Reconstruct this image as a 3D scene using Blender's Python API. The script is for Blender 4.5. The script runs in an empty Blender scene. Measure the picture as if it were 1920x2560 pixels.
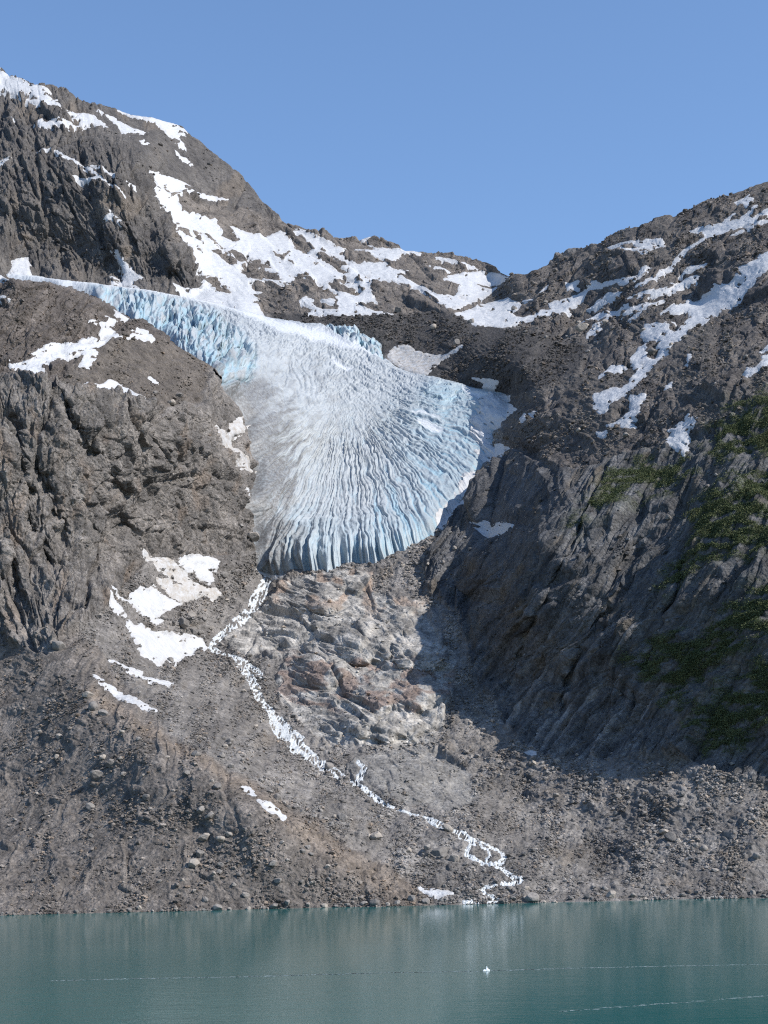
import bpy, math, random
import numpy as np
from mathutils import Vector, Matrix

# ------------------------------------------------------------------ camera, sky, sun, exposure
SC = bpy.context.scene
COL = SC.collection
FPX, HORIZON, CAMZ = 3847.0, 2090.0, 28.0          # focal length and horizon of a 1920 x 2560 frame, deck height in metres
cam = bpy.data.cameras.new("camera")
cam.sensor_fit = 'HORIZONTAL'; cam.sensor_width = 36.0
cam.lens = FPX / 1920.0 * 36.0
cam.shift_y = (HORIZON - 1280.0) / 1920.0
cam.clip_start = 1.0; cam.clip_end = 30000.0
camo = bpy.data.objects.new("camera", cam); COL.objects.link(camo)
ROLL = math.radians(1.2)                            # the deck leans a little: the horizon climbs to the right
CR, SR = math.cos(ROLL), math.sin(ROLL)
camo.location = (0, 0, CAMZ)
camo.rotation_euler = Matrix(((CR, SR, 0), (0, 0, -1), (-SR, CR, 0))).to_euler()
SC.camera = camo

SUN = np.array([0.69, -0.30, 0.67]); SUN /= np.linalg.norm(SUN)
sl = bpy.data.lights.new("sun", 'SUN'); sl.energy = 4.9; sl.angle = math.radians(0.53); sl.color = (1.0, 0.95, 0.88)
so = bpy.data.objects.new("sun", sl); COL.objects.link(so)
so.rotation_euler = Vector(-SUN).to_track_quat('-Z', 'Y').to_euler()
W = bpy.data.worlds.new("World"); SC.world = W; W.use_nodes = True
wn = W.node_tree.nodes; wl = W.node_tree.links; wn.clear()
sky = wn.new('ShaderNodeTexSky'); sky.sky_type = 'NISHITA'; sky.sun_disc = False
sky.sun_elevation = math.asin(SUN[2]); sky.sun_rotation = math.atan2(SUN[0], SUN[1])
sky.altitude = 0; sky.air_density = 1.0; sky.dust_density = 0.2; sky.ozone_density = 5.0
bg = wn.new('ShaderNodeBackground'); bg.inputs['Strength'].default_value = 0.15
wo = wn.new('ShaderNodeOutputWorld')
wl.new(sky.outputs[0], bg.inputs['Color']); wl.new(bg.outputs[0], wo.inputs['Surface'])
SC.view_settings.view_transform = 'Standard'; SC.view_settings.look = 'None'
SC.view_settings.exposure = 0.42; SC.view_settings.gamma = 1.0
SC.cycles.max_bounces = 5; SC.cycles.diffuse_bounces = 2; SC.cycles.glossy_bounces = 2
SC.cycles.use_denoising = False
SC.cycles.filter_width = 1.15

rng = np.random.default_rng(7)
random.seed(7)

# ------------------------------------------------------------------ noise
_perm = np.random.default_rng(3).permutation(256).astype(np.int32); _perm = np.concatenate([_perm, _perm])
_g2 = np.stack([np.cos(np.arange(256) / 256 * 2 * np.pi * 37), np.sin(np.arange(256) / 256 * 2 * np.pi * 37)], 1).astype(np.float32)
def hsh(ix, iy, s):
    return _perm[(_perm[(_perm[(ix & 255)] + iy) & 255] + s) & 255]
def perlin(x, y, s=0):
    ix = np.floor(x).astype(np.int32); iy = np.floor(y).astype(np.int32)
    fx = (x - ix).astype(np.float32); fy = (y - iy).astype(np.float32)
    u = fx * fx * fx * (fx * (fx * 6 - 15) + 10); v = fy * fy * fy * (fy * (fy * 6 - 15) + 10)
    def g(a, b):
        h = hsh(ix + a, iy + b, s); q = _g2[h]
        return q[..., 0] * (fx - a) + q[..., 1] * (fy - b)
    n0 = g(0, 0) * (1 - u) + g(1, 0) * u; n1 = g(0, 1) * (1 - u) + g(1, 1) * u
    return (n0 * (1 - v) + n1 * v) * 1.5
def fbm(x, y, s=0, o=4, r=0.5):
    t = 0; a = 1.0
    for k in range(o):
        t = t + a * perlin(x + 17.3 * k, y - 9.1 * k, s + 11 * k); x = x * 2.03; y = y * 2.03; a *= r
    return t
def ridged(x, y, s=0, o=3):
    t = 0; a = 1.0
    for k in range(o):
        t = t + a * (1 - 2.2 * np.abs(perlin(x + 5.7 * k, y + 3.3 * k, s + 7 * k))); x = x * 2.1; y = y * 2.1; a *= 0.5
    return t
def _r(h, k):
    return ((h * (k * 2 + 1) * 73 + k * 151) % 256).astype(np.float32) / 255.0
def rnd(ix, iy, s):
    h = hsh(ix, iy, s)
    a = _perm[h].astype(np.float32) / 255; b = _perm[(h + 91) & 255].astype(np.float32) / 255
    c = _perm[(h + 37) & 255].astype(np.float32) / 255; d = _perm[(h + 173) & 255].astype(np.float32) / 255
    return a, b, c, d
def cells(x, y, s):
    "nearest Voronoi cell: its tilted-plane height, gap to the next cell, own random number"
    ix = np.floor(x).astype(np.int32); iy = np.floor(y).astype(np.int32)
    d1 = np.full(x.shape, 9., np.float32); d2 = d1.copy(); hh = np.zeros(x.shape, np.float32); rr = hh.copy()
    for a in (-1, 0, 1):
        for b in (-1, 0, 1):
            p, q, c, d = rnd(ix + a, iy + b, s)
            dx = (x - (ix + a + p)).astype(np.float32); dy = (y - (iy + b + q)).astype(np.float32)
            dd = dx * dx + dy * dy
            c2 = _perm[(c * 255).astype(np.int32)] / 255.0
            h = (c - 0.5) * .8 + (d - 0.5) * 2.3 * dx + (c2 - 0.5) * 2.3 * dy
            m = dd < d1
            d2 = np.where(m, d1, np.minimum(d2, dd)); hh = np.where(m, h, hh); rr = np.where(m, d, rr); d1 = np.where(m, dd, d1)
    return hh, np.sqrt(d2) - np.sqrt(d1), rr
def stones(x, y, s, fill=0.6):
    "dome heights of scattered stones, cell size 1"
    ix = np.floor(x).astype(np.int32); iy = np.floor(y).astype(np.int32)
    o = np.zeros(x.shape, np.float32)
    for a in (-1, 0, 1):
        for b in (-1, 0, 1):
            p, q, c, d = rnd(ix + a, iy + b, s)
            dx = x - (ix + a + p); dy = y - (iy + b + q)
            R = 0.2 + 0.45 * c * c
            w = 0.7 + 0.6 * d
            dd = (np.abs(dx * w) ** 2.4 + np.abs(dy / w + dx * (d - .5)) ** 2.4) / R ** 2.4
            h = R * np.sqrt(np.clip(1 - dd, 0, 1)) * (d < fill)
            o = np.maximum(o, h)
    return o.astype(np.float32)
def rot(x, y, deg):
    c, s = math.cos(math.radians(deg)), math.sin(math.radians(deg))
    return x * c + y * s, -x * s + y * c
def sstep(a, b, x):
    t = np.clip((x - a) / (b - a), 0, 1); return t * t * (3 - 2 * t)

# ------------------------------------------------------------------ outlines measured on the photograph (1920 x 2560 px)
def crop(ox, oy, sc, pts):
    return [(ox + a / sc, oy + b / sc) for a, b in pts]
Z1, Z3, Z6 = 1.728, 3.318, 2.765
skyl = [(-400, -20)] + crop(0, 150, Z1, [(0,40),(80,72),(150,100),(215,104),(270,113),(310,133),(350,168),(375,180),(430,195),(500,213),(560,226),(640,243),(700,256),(750,272),(790,292),(812,316),(860,345),(890,376),(930,408),(985,455),(1030,490),(1070,535),(1110,580),(1150,630),(1195,673),(1225,693),(1280,715),(1330,735),(1400,757),(1470,765),(1550,768),(1610,760)]) + crop(960, 400, Z1, [(0,335),(40,340),(80,370),(150,385),(240,388),(300,393),(350,405),(390,425),(440,440),(480,460),(500,485),(540,503),(560,492),(620,490),(665,478),(700,455),(750,415),(800,388),(870,375),(940,358),(980,325),(1040,298),(1100,285),(1150,262),(1210,238),(1250,235),(1290,215),(1350,195),(1400,172),(1450,158),(1500,148),(1560,122),(1610,110),(1659,92)]) + [(2320, 330)]
shor = [(-400, 2297)] + crop(0, 1800, Z1, [(0,845),(250,838),(600,830),(850,825),(1000,820),(1200,815),(1500,808)]) + crop(960, 1850, Z1, [(0,720),(300,712),(600,705),(900,698),(1200,690),(1659,683)]) + [(2320, 2236)]

# distance (m) of points of the ground along the line of sight: (px, py, metres)
DEP = """663,1446,1219 582,1561,1121 540,1612,1075 630,1699,991 687,1805,913 786,1901,831 940,1993,751 1112,2069,693 1235,2153,648 1302,2192,631 300,1720,831 400,1600,986 480,1640,1035 330,1540,967
450,1450,1107 560,1420,1166 620,1400,1204 230,1600,881 280,1470,984 330,1420,1048 480,1390,1135 600,1380,1192 503,1009,1231 538,922,1289 580,1050,1283 620,1250,1235 600,1150,1254 312,847,1200
231,760,1222 280,785,1269 405,855,1277 480,905,1293 300,950,1137 420,950,1217 249,752,1284 150,718,1222 40,703,1138 40,688,2154 345,808,1297 463,890,1306 463,868,1495 525,935,1312
540,908,1440 570,990,1305 595,985,1379 660,1420,1222 740,1412,1211 880,1395,1202 1000,1360,1209 1080,1325,1222 650,1300,1262 650,1150,1324 640,1060,1361 800,1250,1335 800,1130,1447 850,1000,1599
1000,1200,1382 1150,1200,1356 1220,1130,1421 1260,1000,1538 1100,1000,1560 900,900,1759 700,950,1597 700,850,1782 600,800,1896 500,800,1782 450,760,2067 300,722,2146 560,780,2041 700,810,1946
830,830,1895 940,880,1780 1050,940,1658 1170,965,1595 662,785,2057 740,795,1967 960,787,1890 850,800,1901 1116,787,1800 1191,817,1716 1261,817,1662 1330,825,1600 1400,855,1539 1480,863,1476
1100,880,1716 1400,950,1379 1000,880,1767 960,775,1975 1100,775,1911 1250,800,1780 1200,770,1926 1330,810,1686 500,740,2181 690,545,2707 700,700,2202 900,600,2539 900,680,2269 1100,650,2360
1230,690,2283 1100,720,2097 1240,702,2242 900,1450,1149 1050,1450,1118 800,1500,1113 1000,1600,997 700,1600,1075 800,1700,971 950,1800,879 1100,1700,936 800,1850,875 1000,1900,824 250,710,2223
-400,680,2317 250,450,2353 100,450,2415 430,700,2199 500,710,2150 0,350,2530 150,320,2598 300,360,2490 100,210,2909 0,175,3052 200,255,2865 300,290,2919 460,330,2950 570,430,2891
640,500,2806 -400,40,3360 -400,350,2723 1275,708,1960 1280,692,1980 1400,645,1930 1500,600,1880 1600,545,1830 1750,510,1770 1920,460,1700 2320,340,1600 1300,760,1850 1450,720,1770 1450,800,1610
1600,700,1567 1600,850,1360 1750,750,1440 1150,1300,1240 1100,1400,1140 1180,1500,1065 1230,1700,925 1250,1900,825 1300,2000,775 1300,2100,700 1500,2150,690 1150,1800,880 1100,2000,755 500,2180,628
750,2180,622 500,2080,655 250,2150,647 250,2000,706 0,2100,700 0,1900,788 503,1904,690 579,1950,672 665,2003,658 752,2072,645 868,2147,635 960,2200,628 428,1864,712 347,1812,735
226,1730,790 100,1600,880 0,1650,898 0,1560,930 200,1560,905 0,1250,975 0,950,1035 203,962,1045 93,951,1040 0,850,1100 150,870,1130 100,720,1200 0,705,1190 -400,700,1150
-400,950,1000 -400,1250,940 -400,1500,900 -400,1900,830 250,590,2260 100,560,2310 0,500,2380 400,640,2240 50,620,2280 300,660,2220 150,480,2360 1300,1500,885 1350,1350,900 1400,1500,862
1400,1230,965 1250,1400,985 1250,1550,930 1500,1280,905 1500,1600,825 1600,1700,795 1600,1400,850 1250,1250,1168 1200,1330,1172 1700,1500,790 1780,1700,755 1920,1500,735 1920,1800,705 1920,1200,810
1750,1150,890 1600,1150,950 1920,920,940 1750,900,1060 1600,1000,1060 1500,1000,1140 1400,1050,1190 1300,1050,1330 1300,1150,1245 1920,1960,700 1700,1900,745 1500,1890,785 1300,1850,835 2320,1500,700
2320,1100,790 2320,1850,675 2320,2000,660 2320,700,1080 1920,2100,650 1700,2000,705 1700,2150,655 1500,2000,740 1920,700,1250 60,650,2290 200,670,2230 1200,940,1560 1300,920,1440 240,690,2226
240,650,2240 240,620,2255 150,680,2270 150,640,2285 330,690,2190 340,640,2225 420,660,2160 420,620,2190 345,405,2420 355,440,2400 375,500,2350 405,555,2290 430,600,2240 470,665,2185
495,700,2160 385,400,2610 395,430,2570 420,500,2480 450,550,2410 475,595,2350 510,650,2270 400,375,2690 420,340,2860 520,600,2370 500,480,2640 600,640,2330 249,738,1800 150,704,2030
345,790,1700 250,700,2222 300,690,2200 330,1200,1075 430,1200,1135 347,997,1088 422,1015,1145 200,1250,1005"""

# the edge along which the knoll and cliff stand in front of the upper glacier and the mountain
EDGE = [(-500,690),(40,697),(150,711),(240,745),(300,783),(345,800),(405,843),(463,880),(530,918),(552,945),(570,980),(600,1014),(624,1060),(640,1190),(645,1420)]
# terrain zones, later ones over earlier ones
ZONES = {
 'hillside': [(1262,700),(1280,690),(1400,640),(1930,420),(2400,200),(2400,1120),(1920,1010),(1700,1100),(1500,1170),(1400,1200),(1260,1130),(1260,1000),(1300,985),(1420,940),(1490,865),(1400,850),(1330,823),(1230,790),(1200,765)],
 'rock_wall': [(1300,1130),(1400,1190),(1500,1165),(1700,1095),(1920,1000),(2400,1100),(2400,1930),(1920,1960),(1700,1895),(1500,1890),(1400,1900),(1300,1860),(1235,1760),(1180,1690),(1170,1620),(1150,1540),(1060,1480),(1060,1420),(1110,1330),(1180,1260),(1230,1180)],
 'ridge': [(390,400),(700,500),(960,540),(1275,660),(1265,705),(1200,765),(1230,800),(1115,790),(700,798),(500,752),(520,700),(430,560)],
 'dark_moraine': [(655,786),(960,780),(1116,780),(1191,812),(1330,821),(1400,848),(1490,865),(1420,940),(1290,990),(1240,990),(1000,935),(930,850),(840,815),(700,812)],
 'mountain': [(-500,-90),(0,80),(250,180),(470,270),(720,530),(690,545),(560,520),(500,500),(400,440),(390,460),(430,560),(500,660),(522,708),(490,756),(360,730),(150,705),(40,692),(-500,695)],
 'knoll': [(-500,690),(40,690),(230,725),(400,820),(545,915),(548,945),(500,1010),(422,1018),(347,1000),(203,965),(93,953),(0,925),(-500,920)],
 'cliff': [(-500,920),(0,925),(93,953),(203,965),(347,1000),(422,1018),(500,1010),(520,930),(548,915),(640,1040),(660,1300),(650,1380),(480,1390),(380,1400),(330,1440),(280,1500),(200,1580),(100,1640),(0,1600),(-500,1600)],
 'moraine': [(-500,1600),(0,1600),(100,1640),(200,1575),(300,1700),(420,1830),(510,1890),(690,1985),(880,2120),(1020,2200),(1120,2275),(1100,2400),(-500,2400)],
 'outcrop': [(700,1450),(860,1425),(930,1430),(930,1480),(1000,1500),(1060,1500),(1080,1550),(1110,1600),(1135,1640),(1135,1720),(1120,1790),(1090,1860),(980,1862),(830,1868),(740,1800),(690,1730),(690,1690),(720,1640),(600,1640),(560,1600),(600,1555),(680,1500)],
 'dome': [(850,1925),(900,1890),(980,1870),(1100,1872),(1180,1930),(1185,2000),(1120,2030),(1000,2005),(900,1960)],
}
GLACIER = [(20,684),(75,689),(151,699),(271,714),(362,725),(497,750),(560,765),(662,793),(711,803),(771,812),(831,814),(843,812),(891,820),(910,832),(937,842),(952,857),(960,890),(991,920),(1036,938),(1096,947),(1166,965),(1211,974),(1262,986),(1270,1010),(1262,1045),(1232,1085),(1236,1130),(1205,1160),(1196,1190),(1160,1240),(1130,1275),(1105,1305),(1082,1330),(1052,1351),(1016,1369),(974,1390),(941,1405),(919,1408),(886,1403),(859,1405),(823,1417),(781,1424),(736,1424),(705,1435),(678,1430),(648,1423),(642,1380),(645,1345),(636,1290),(632,1245),(645,1191),(636,1130),(625,1095),(622,1050),(595,1010),(568,977),(551,942),(533,918),(491,894),(461,876),(431,852),(389,825),(365,806),(337,800),(301,775),(274,757),(238,740),(229,733),(181,716),(75,706),(39,695)]
ICEFALL = [(225,722),(300,728),(400,752),(480,775),(540,800),(600,850),(630,900),(620,960),(580,990),(545,950),(480,900),(380,830),(230,745)]
ICEFALL2 = [(790,812),(843,808),(900,820),(945,840),(965,870),(965,910),(935,910),(880,875),(830,845)]
# rounded rock domes of the valley floor: centre, half axes (px), height (m)
DOMES = [(893,1616,95,50,17),(1050,1632,78,56,17),(929,1742,68,52,15),(1040,1748,88,44,13),(803,1684,68,46,13),(947,1816,150,40,14),(765,1845,38,26,6),(871,1452,64,34,13),(808,1500,82,44,16),(1010,1505,66,36,7),(600,1598,52,30,6),(720,1590,60,36,6),(1150,1800,34,30,6),(1010,1950,130,60,8)]
# clefts in the rock faces: line (px), half width (px), depth (m)
CLEFTS = [([(30,1030),(40,1100),(62,1205),(70,1260)],13,13),([(88,1150),(112,1215),(150,1300),(165,1370)],11,11),([(160,1015),(195,1085),(245,1150),(285,1210),(330,1262)],11,12),([(372,1080),(392,1130),(408,1180)],8,8),([(70,1290),(95,1350),(116,1400),(152,1420)],12,14),([(218,1300),(236,1370),(250,1455)],9,10),([(140,950),(150,1000),(172,1050)],9,9),([(300,1010),(318,1060),(352,1120),(362,1180)],8,8),([(440,1030),(452,1090),(470,1150),(474,1210)],7,7),([(500,1040),(512,1110),(530,1180)],6,6),([(20,1360),(35,1440),(60,1500)],11,11),([(310,1290),(345,1350),(360,1400)],9,8),
 ([(350,500),(375,560),(405,615),(425,700)],10,16),([(305,390),(322,430),(330,500),(352,540)],9,13),([(240,540),(255,600),(285,660),(310,700)],10,14),([(110,470),(130,540),(140,620),(170,680)],11,14),([(30,420),(20,480),(40,560),(60,620)],11,13),([(205,330),(225,370),(262,400)],8,11),([(180,560),(200,620),(215,680)],9,12),([(290,560),(320,610),(335,670)],8,11),
 ([(1330,1140),(1290,1230),(1240,1320),(1215,1400)],10,9),([(1490,1260),(1440,1370),(1370,1500),(1310,1640),(1280,1740)],13,10),([(1600,1330),(1560,1440),(1500,1560),(1430,1680),(1400,1790)],12,9),([(1410,1180),(1370,1260),(1330,1350)],9,8),([(1720,1400),(1690,1500),(1640,1620),(1590,1760)],12,9)]
GREEN = [crop(960,900,Z1,[(1000,480),(1150,420),(1300,430),(1350,480),(1250,540),(1100,600),(980,660),(860,720),(830,770),(800,760),(860,660),(930,580)]),
 crop(960,900,Z1,[(1280,640),(1450,520),(1659,450),(1900,400),(1900,830),(1659,830),(1560,860),(1480,850),(1400,900),(1340,950),(1280,1000),(1200,1020),(1230,940),(1300,850),(1350,740)]),
 crop(960,1400,Z1,[(1060,420),(1160,360),(1250,340),(1400,300),(1500,200),(1560,150),(1659,100),(1900,60),(1900,330),(1659,330),(1560,420),(1440,470),(1400,520),(1350,560),(1300,620),(1220,640),(1230,580),(1130,520),(1060,450)]),
 crop(960,1400,Z1,[(1290,660),(1380,640),(1500,540),(1659,430),(1900,400),(1900,700),(1659,700),(1560,760),(1480,810),(1400,830),(1340,780),(1330,700)]),
 crop(960,900,Z1,[(1350,330),(1500,200),(1659,130),(1900,100),(1900,330),(1659,380),(1500,440),(1420,420)])]
# snow patches: label, (crop origin and scale), outline, bare islands
A_, B_, C_, D_, E_, F_, G_, H_ = (0,160,Z3),(240,420,Z3),(560,550,Z3),(940,580,Z3),(1420,450,Z3),(1420,750,Z3),(0,660,Z3),(220,1350,Z3)
I_, J_, K_ = (780,790,Z3),(500,950,Z3),(900,1000,Z3)
U_ = (0,0,1.0)
def cv(src, dst, pts):
    return [(((a / src[2] + src[0]) - dst[0]) * dst[2], ((b / src[2] + src[1]) - dst[1]) * dst[2]) for a, b in pts]
SNOW = [
("broad white snowfield capping the highest summit at the sky", A_, [(-600,-160),(-300,-80),(0,45),(140,105),(270,155),(310,165),(400,200),(425,217),(375,222),(400,255),(440,285),(480,292),(460,305),(495,330),(512,357),(430,350),(330,315),(200,278),(148,255),(270,270),(310,280),(290,260),(240,235),(185,218),(130,225),(60,215),(-100,210),(-600,120)], []),
("triangular snow patch on the rounded shoulder below the summit snowfield", A_, [(540,370),(600,380),(640,385),(700,395),(760,415),(800,445),(850,480),(890,522),(830,510),(800,510),(760,490),(690,490),(650,455),(620,440),(570,410)], []),
("long flat snow ledge with a notched top under the summit shoulder", A_, [(265,455),(330,425),(345,420),(350,460),(410,455),(480,462),(560,465),(620,485),(690,495),(610,520),(500,510),(420,515),(340,520),(310,500),(305,475)], []),
("wedge of snow tapering up to a point in the dark gully behind the buttress", A_, [(805,380),(900,430),(1000,480),(1120,525),(1225,562),(1180,570),(1150,560),(1100,580),(1030,585),(990,545),(950,500),(880,440)], []),
("curved snow cornice lying along the dark skyline ridge", A_, [(960,380),(1050,395),(1200,430),(1300,450),(1400,475),(1470,500),(1520,540),(1560,580),(1530,560),(1490,545),(1530,580),(1548,605),(1510,590),(1490,600),(1500,630),(1530,660),(1552,718),(1510,695),(1450,640),(1490,650),(1480,620),(1400,590),(1370,560),(1320,500),(1220,465),(1100,430),(1020,405)], []),
("thin diagonal snow streak on the dark face below the skyline cornice", A_, [(1450,706),(1500,738),(1545,772),(1605,832),(1590,836),(1500,775)], []),
("small snow scrap on the dark gully wall under the pointed wedge", A_, [(1150,636),(1185,636),(1235,668),(1190,674)], []),
("thin arched snow line on top of the rounded rock buttress", A_, [(285,712),(340,698),(430,706),(428,718),(310,724)], []),
("forked snow band slanting across the rounded rock buttress", A_, [(445,725),(490,735),(540,775),(640,805),(740,855),(790,890),(830,930),(870,965),(930,1010),(990,1070),(1030,1125),(1000,1090),(950,1040),(880,1000),(820,985),(740,965),(700,975),(610,950),(640,935),(760,945),(800,940),(740,890),(700,865),(620,830),(540,815),(480,770)], []),
("slim snow strip just above the forked snow band on the buttress", A_, [(750,845),(810,842),(880,880),(940,905),(975,940),(900,910),(840,880),(790,860)], []),
("narrow snow drip in the cleft beside the pale edge of the buttress", A_, [(1030,945),(1055,975),(1130,1010),(1130,1075),(1100,1040),(1080,1000),(1040,970)], []),
("snow scrap cut by the left picture edge on the high buttress", A_, [(-60,860),(20,815),(90,795),(50,840),(10,868)], []),
("tiny snow spot below the summit snowfield near the left edge", A_, [(40,402),(80,398),(125,402),(90,425)], []),
("hooked snow patch on the dark buttress face above the long snow tongue", B_, [(115,360),(150,385),(210,437),(190,460),(210,492),(180,460),(175,420),(130,410),(120,440),(60,430),(90,390)], []),
("steep snow tongue sliding down the buttress to the glacier top", B_, [(100,685),(185,685),(195,720),(260,775),(310,850),(385,903),(315,925),(300,950),(360,1000),(300,1000),(260,985),(190,975),(130,972),(130,940),(170,940),(210,930),(200,900),(210,870),(165,815),(180,790)], []),
("small snow cushion left of the foot of the steep snow tongue", B_, [(108,876),(185,900),(140,930)], []),
("largest snowfield, dotted with rock islands, below the far ridge", C_,
 cv(B_, C_, [(448,25),(560,55),(700,110),(790,155),(740,165),(850,200),(950,225),(1050,255),(1090,275),(980,265),(890,245),(840,215),(790,205),(720,215),(700,260),(670,245),(690,310),(740,365),(770,385),(810,370),(870,395),(940,435),(990,430),(1010,470),(1050,520),(1050,560),(1110,595),(1160,610),(1190,585),(1150,540),(1120,490),(1200,510),(1290,540),(1380,550),(1460,535),(1530,520)])
 + [(470,90),(530,135),(570,180),(600,230),(660,260),(750,235),(700,190),(640,140),(575,110),(600,70),(625,72),(700,115),(780,150),(860,190),(1000,240),(960,275),(1040,330),(1130,370),(1170,350),(1350,355),(1360,380),(1400,400),(1520,410),(1450,450),(1530,490),(1600,520)]
 + cv(D_, C_, [(450,510),(510,530),(640,520),(690,490),(670,430),(560,400),(600,370),(665,340),(760,335),(860,318),(1000,348),(1105,374),(1010,440),(985,470),(930,520),(870,555),(780,590),(680,630),(590,645),(570,620),(520,585),(440,530),(350,480),(250,440),(150,410),(60,400)])
 + [(1230,520),(1210,570),(1240,640),(1270,670),(1180,660),(1110,710),(1240,750),(1350,770),(1400,780),(1100,788),(900,790),(670,785),(690,750),(730,735),(640,690),(620,670),(680,630),(740,660),(720,680),(760,720),(850,745),(940,745),(955,715),(880,700),(810,660),(940,660),(920,640),(940,610),(900,575),(830,550),(760,510),(640,480),(560,460),(590,500),(550,525),(480,530),(400,515),(340,490),(320,510),(260,495),(220,520),(240,560),(310,600),(240,605),(290,655),(240,665),(300,720),(320,770),(345,812),(150,770),(0,728)]
 + cv(B_, C_, [(1000,1130),(800,1092),(720,1075),(690,1040),(620,975),(700,985),(800,995),(890,960),(905,910),(950,960),(1010,1010),(1110,1040),(1130,1015),(1030,950),(1000,905),(910,890),(840,850),(860,810),(820,740),(790,640),(690,570),(650,450),(560,340),(500,240),(480,120)]),
 [cv(B_, C_, q) for q in ([(500,120),(560,150),(640,180),(690,220),(640,235),(590,190)],[(655,450),(700,480),(750,510),(790,575),(740,560),(700,520)],[(810,530),(880,540),(860,570),(885,620),(830,590)],[(905,550),(960,565),(1025,630),(950,600)],[(960,680),(1010,670),(1100,680),(1180,760),(1165,795),(1100,795),(1050,750)],[(1000,645),(1040,640),(1070,670)],[(1110,680),(1200,690),(1290,740),(1210,770),(1150,740)],[(838,655),(880,665),(882,690),(850,680)])]
 + [[(130,385),(200,340),(240,320),(300,330),(400,395),(330,400),(290,390),(430,440),(480,490),(440,500),(330,470),(310,500),(200,470),(140,420)],[(410,270),(470,290),(530,275),(490,335),(440,310)],[(540,345),(575,350),(575,370)],[(750,280),(820,265),(900,290),(980,330),(1040,370),(980,385),(1040,435),(980,440),(920,395),(830,345)],[(735,355),(790,356),(760,368)],[(860,520),(920,500),(1000,465),(1040,490),(1150,515),(1040,510),(960,515),(1060,545),(1170,575),(1110,610),(1000,600),(930,590),(880,550)],[(220,515),(290,520),(320,550),(280,575),(230,550)],[(1165,462),(1205,460),(1200,478)]]
 + [cv(D_, C_, q) for q in ([(690,525),(745,540),(700,545)],[(840,440),(900,450),(990,445),(960,475),(880,465)],[(150,165),(165,165),(160,175)])]),
("snow strip along the far ridge crest in front of a rocky knob", C_, [(1190,200),(1300,220),(1370,225),(1480,220),(1550,230),(1630,250),(1620,275),(1530,265),(1440,300),(1400,340),(1280,320),(1180,265),(1090,235),(1180,245),(1270,240)], []),
("little snow sliver touching the sky beside the far rocky knob", C_, [(1110,150),(1225,128),(1160,168)], []),
("upper thin snow stripe on the domed far hill near the col", D_, [(455,200),(530,210),(640,232),(740,258),(820,288),(860,325),(760,290),(650,255),(540,240)], []),
("lower thin snow stripe on the domed far hill near the col", D_, [(440,292),(540,300),(620,330),(590,342),(500,312)], []),
("smooth snow basin behind the dark moraine crest, right of the col", D_, [(650,680),(760,645),(860,605),(1000,575),(1095,545),(1120,570),(1170,570),(1250,555),(1330,530),(1380,490),(1440,455),(1420,490),(1340,540),(1220,580),(1160,630),(1120,660),(1150,690),(1240,700),(1330,680),(1380,650),(1450,640),(1430,600),(1480,575),(1560,560)]
 + cv(E_, D_, [(70,960),(150,910),(220,860),(280,860),(380,830),(500,805),(580,780),(610,720),(690,720),(690,745),(600,830),(550,855),(440,870),(400,850),(260,890),(190,920),(100,1000),(0,1080)])
 + [(1600,660),(1480,700),(1330,740),(1240,735),(1130,770),(1050,790),(950,785),(830,775),(740,733)], [[(935,645),(965,648),(950,655)],[(1060,738),(1090,740),(1075,748)]]),
("short snow ledge in the rocks at the neck of the right ridge", E_, [(-20,865),(110,852),(80,890),(95,918),(0,925)], []),
("snow patch wrapped round a big rock on the right skyline ridge", E_, [(320,575),(440,530),(560,510),(670,480),(780,480),(800,550),(700,570),(610,625),(590,580),(470,615),(350,595)], [[(415,590),(440,540),(520,530),(600,560),(500,600)],[(690,520),(750,515),(720,540)],[(600,575),(660,580),(630,595)]]),
("long forked snow streak under the right skyline, widest high up", E_, [(1010,440),(1090,395),(1140,400),(1200,375),(1260,370),(1330,310),(1390,285),(1330,340),(1420,330),(1490,280),(1540,220),(1585,210),(1570,235),(1500,300),(1560,300),(1640,250),(1720,210),(1720,250),(1560,340),(1480,370),(1380,410),(1290,460),(1180,510),(1080,560),(960,620),(920,670),(850,750),(790,800),(700,850),(640,880),(560,905),(600,870),(690,820),(780,760),(870,700),(905,650),(970,590),(1100,530),(1140,490),(1110,440)], []),
("ragged snow scrap nearest the right skyline", E_, [(1380,190),(1450,150),(1535,110),(1480,150),(1530,140),(1535,200),(1480,235),(1460,200)], []),
("thin snow line parallel below the forked streak at the right edge", E_, [(1350,465),(1480,390),(1680,318),(1680,334),(1520,398)], []),
("feathered snow patch between two rock bands on the right slope", E_, [(915,785),(990,720),(1130,670),(1160,690),(1100,730),(1040,745),(950,785)], []),
("broad slanting snow band under the feathered patch on the right slope", E_, [(510,1005),(640,940),(790,905),(880,875),(850,860),(960,810),(1120,785),(1040,850),(960,870),(900,910),(800,940),(650,980)], []),
("snow wedge under a smooth tan slab right of the snow basin", E_, [(150,1060),(230,1000),(330,935),(430,920),(420,960),(300,1010),(200,1055)], []),
("branching snow streak among blocks behind the dark moraine end", F_, [(80,240),(90,195),(150,150),(250,100),(330,85),(310,110),(430,75),(515,55),(515,80),(400,120),(370,150),(250,220),(290,260),(200,300),(160,330),(160,300),(220,230),(330,150),(230,170),(150,210)], []),
("upper snow streak right of the branching streak on blocky ground", F_, [(440,155),(500,95),(600,50),(700,15),(790,-10),(700,50),(640,90),(560,95)], []),
("short snow dash below the upper streak on blocky ground", F_, [(495,172),(560,128),(622,98),(560,152)], []),
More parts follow.
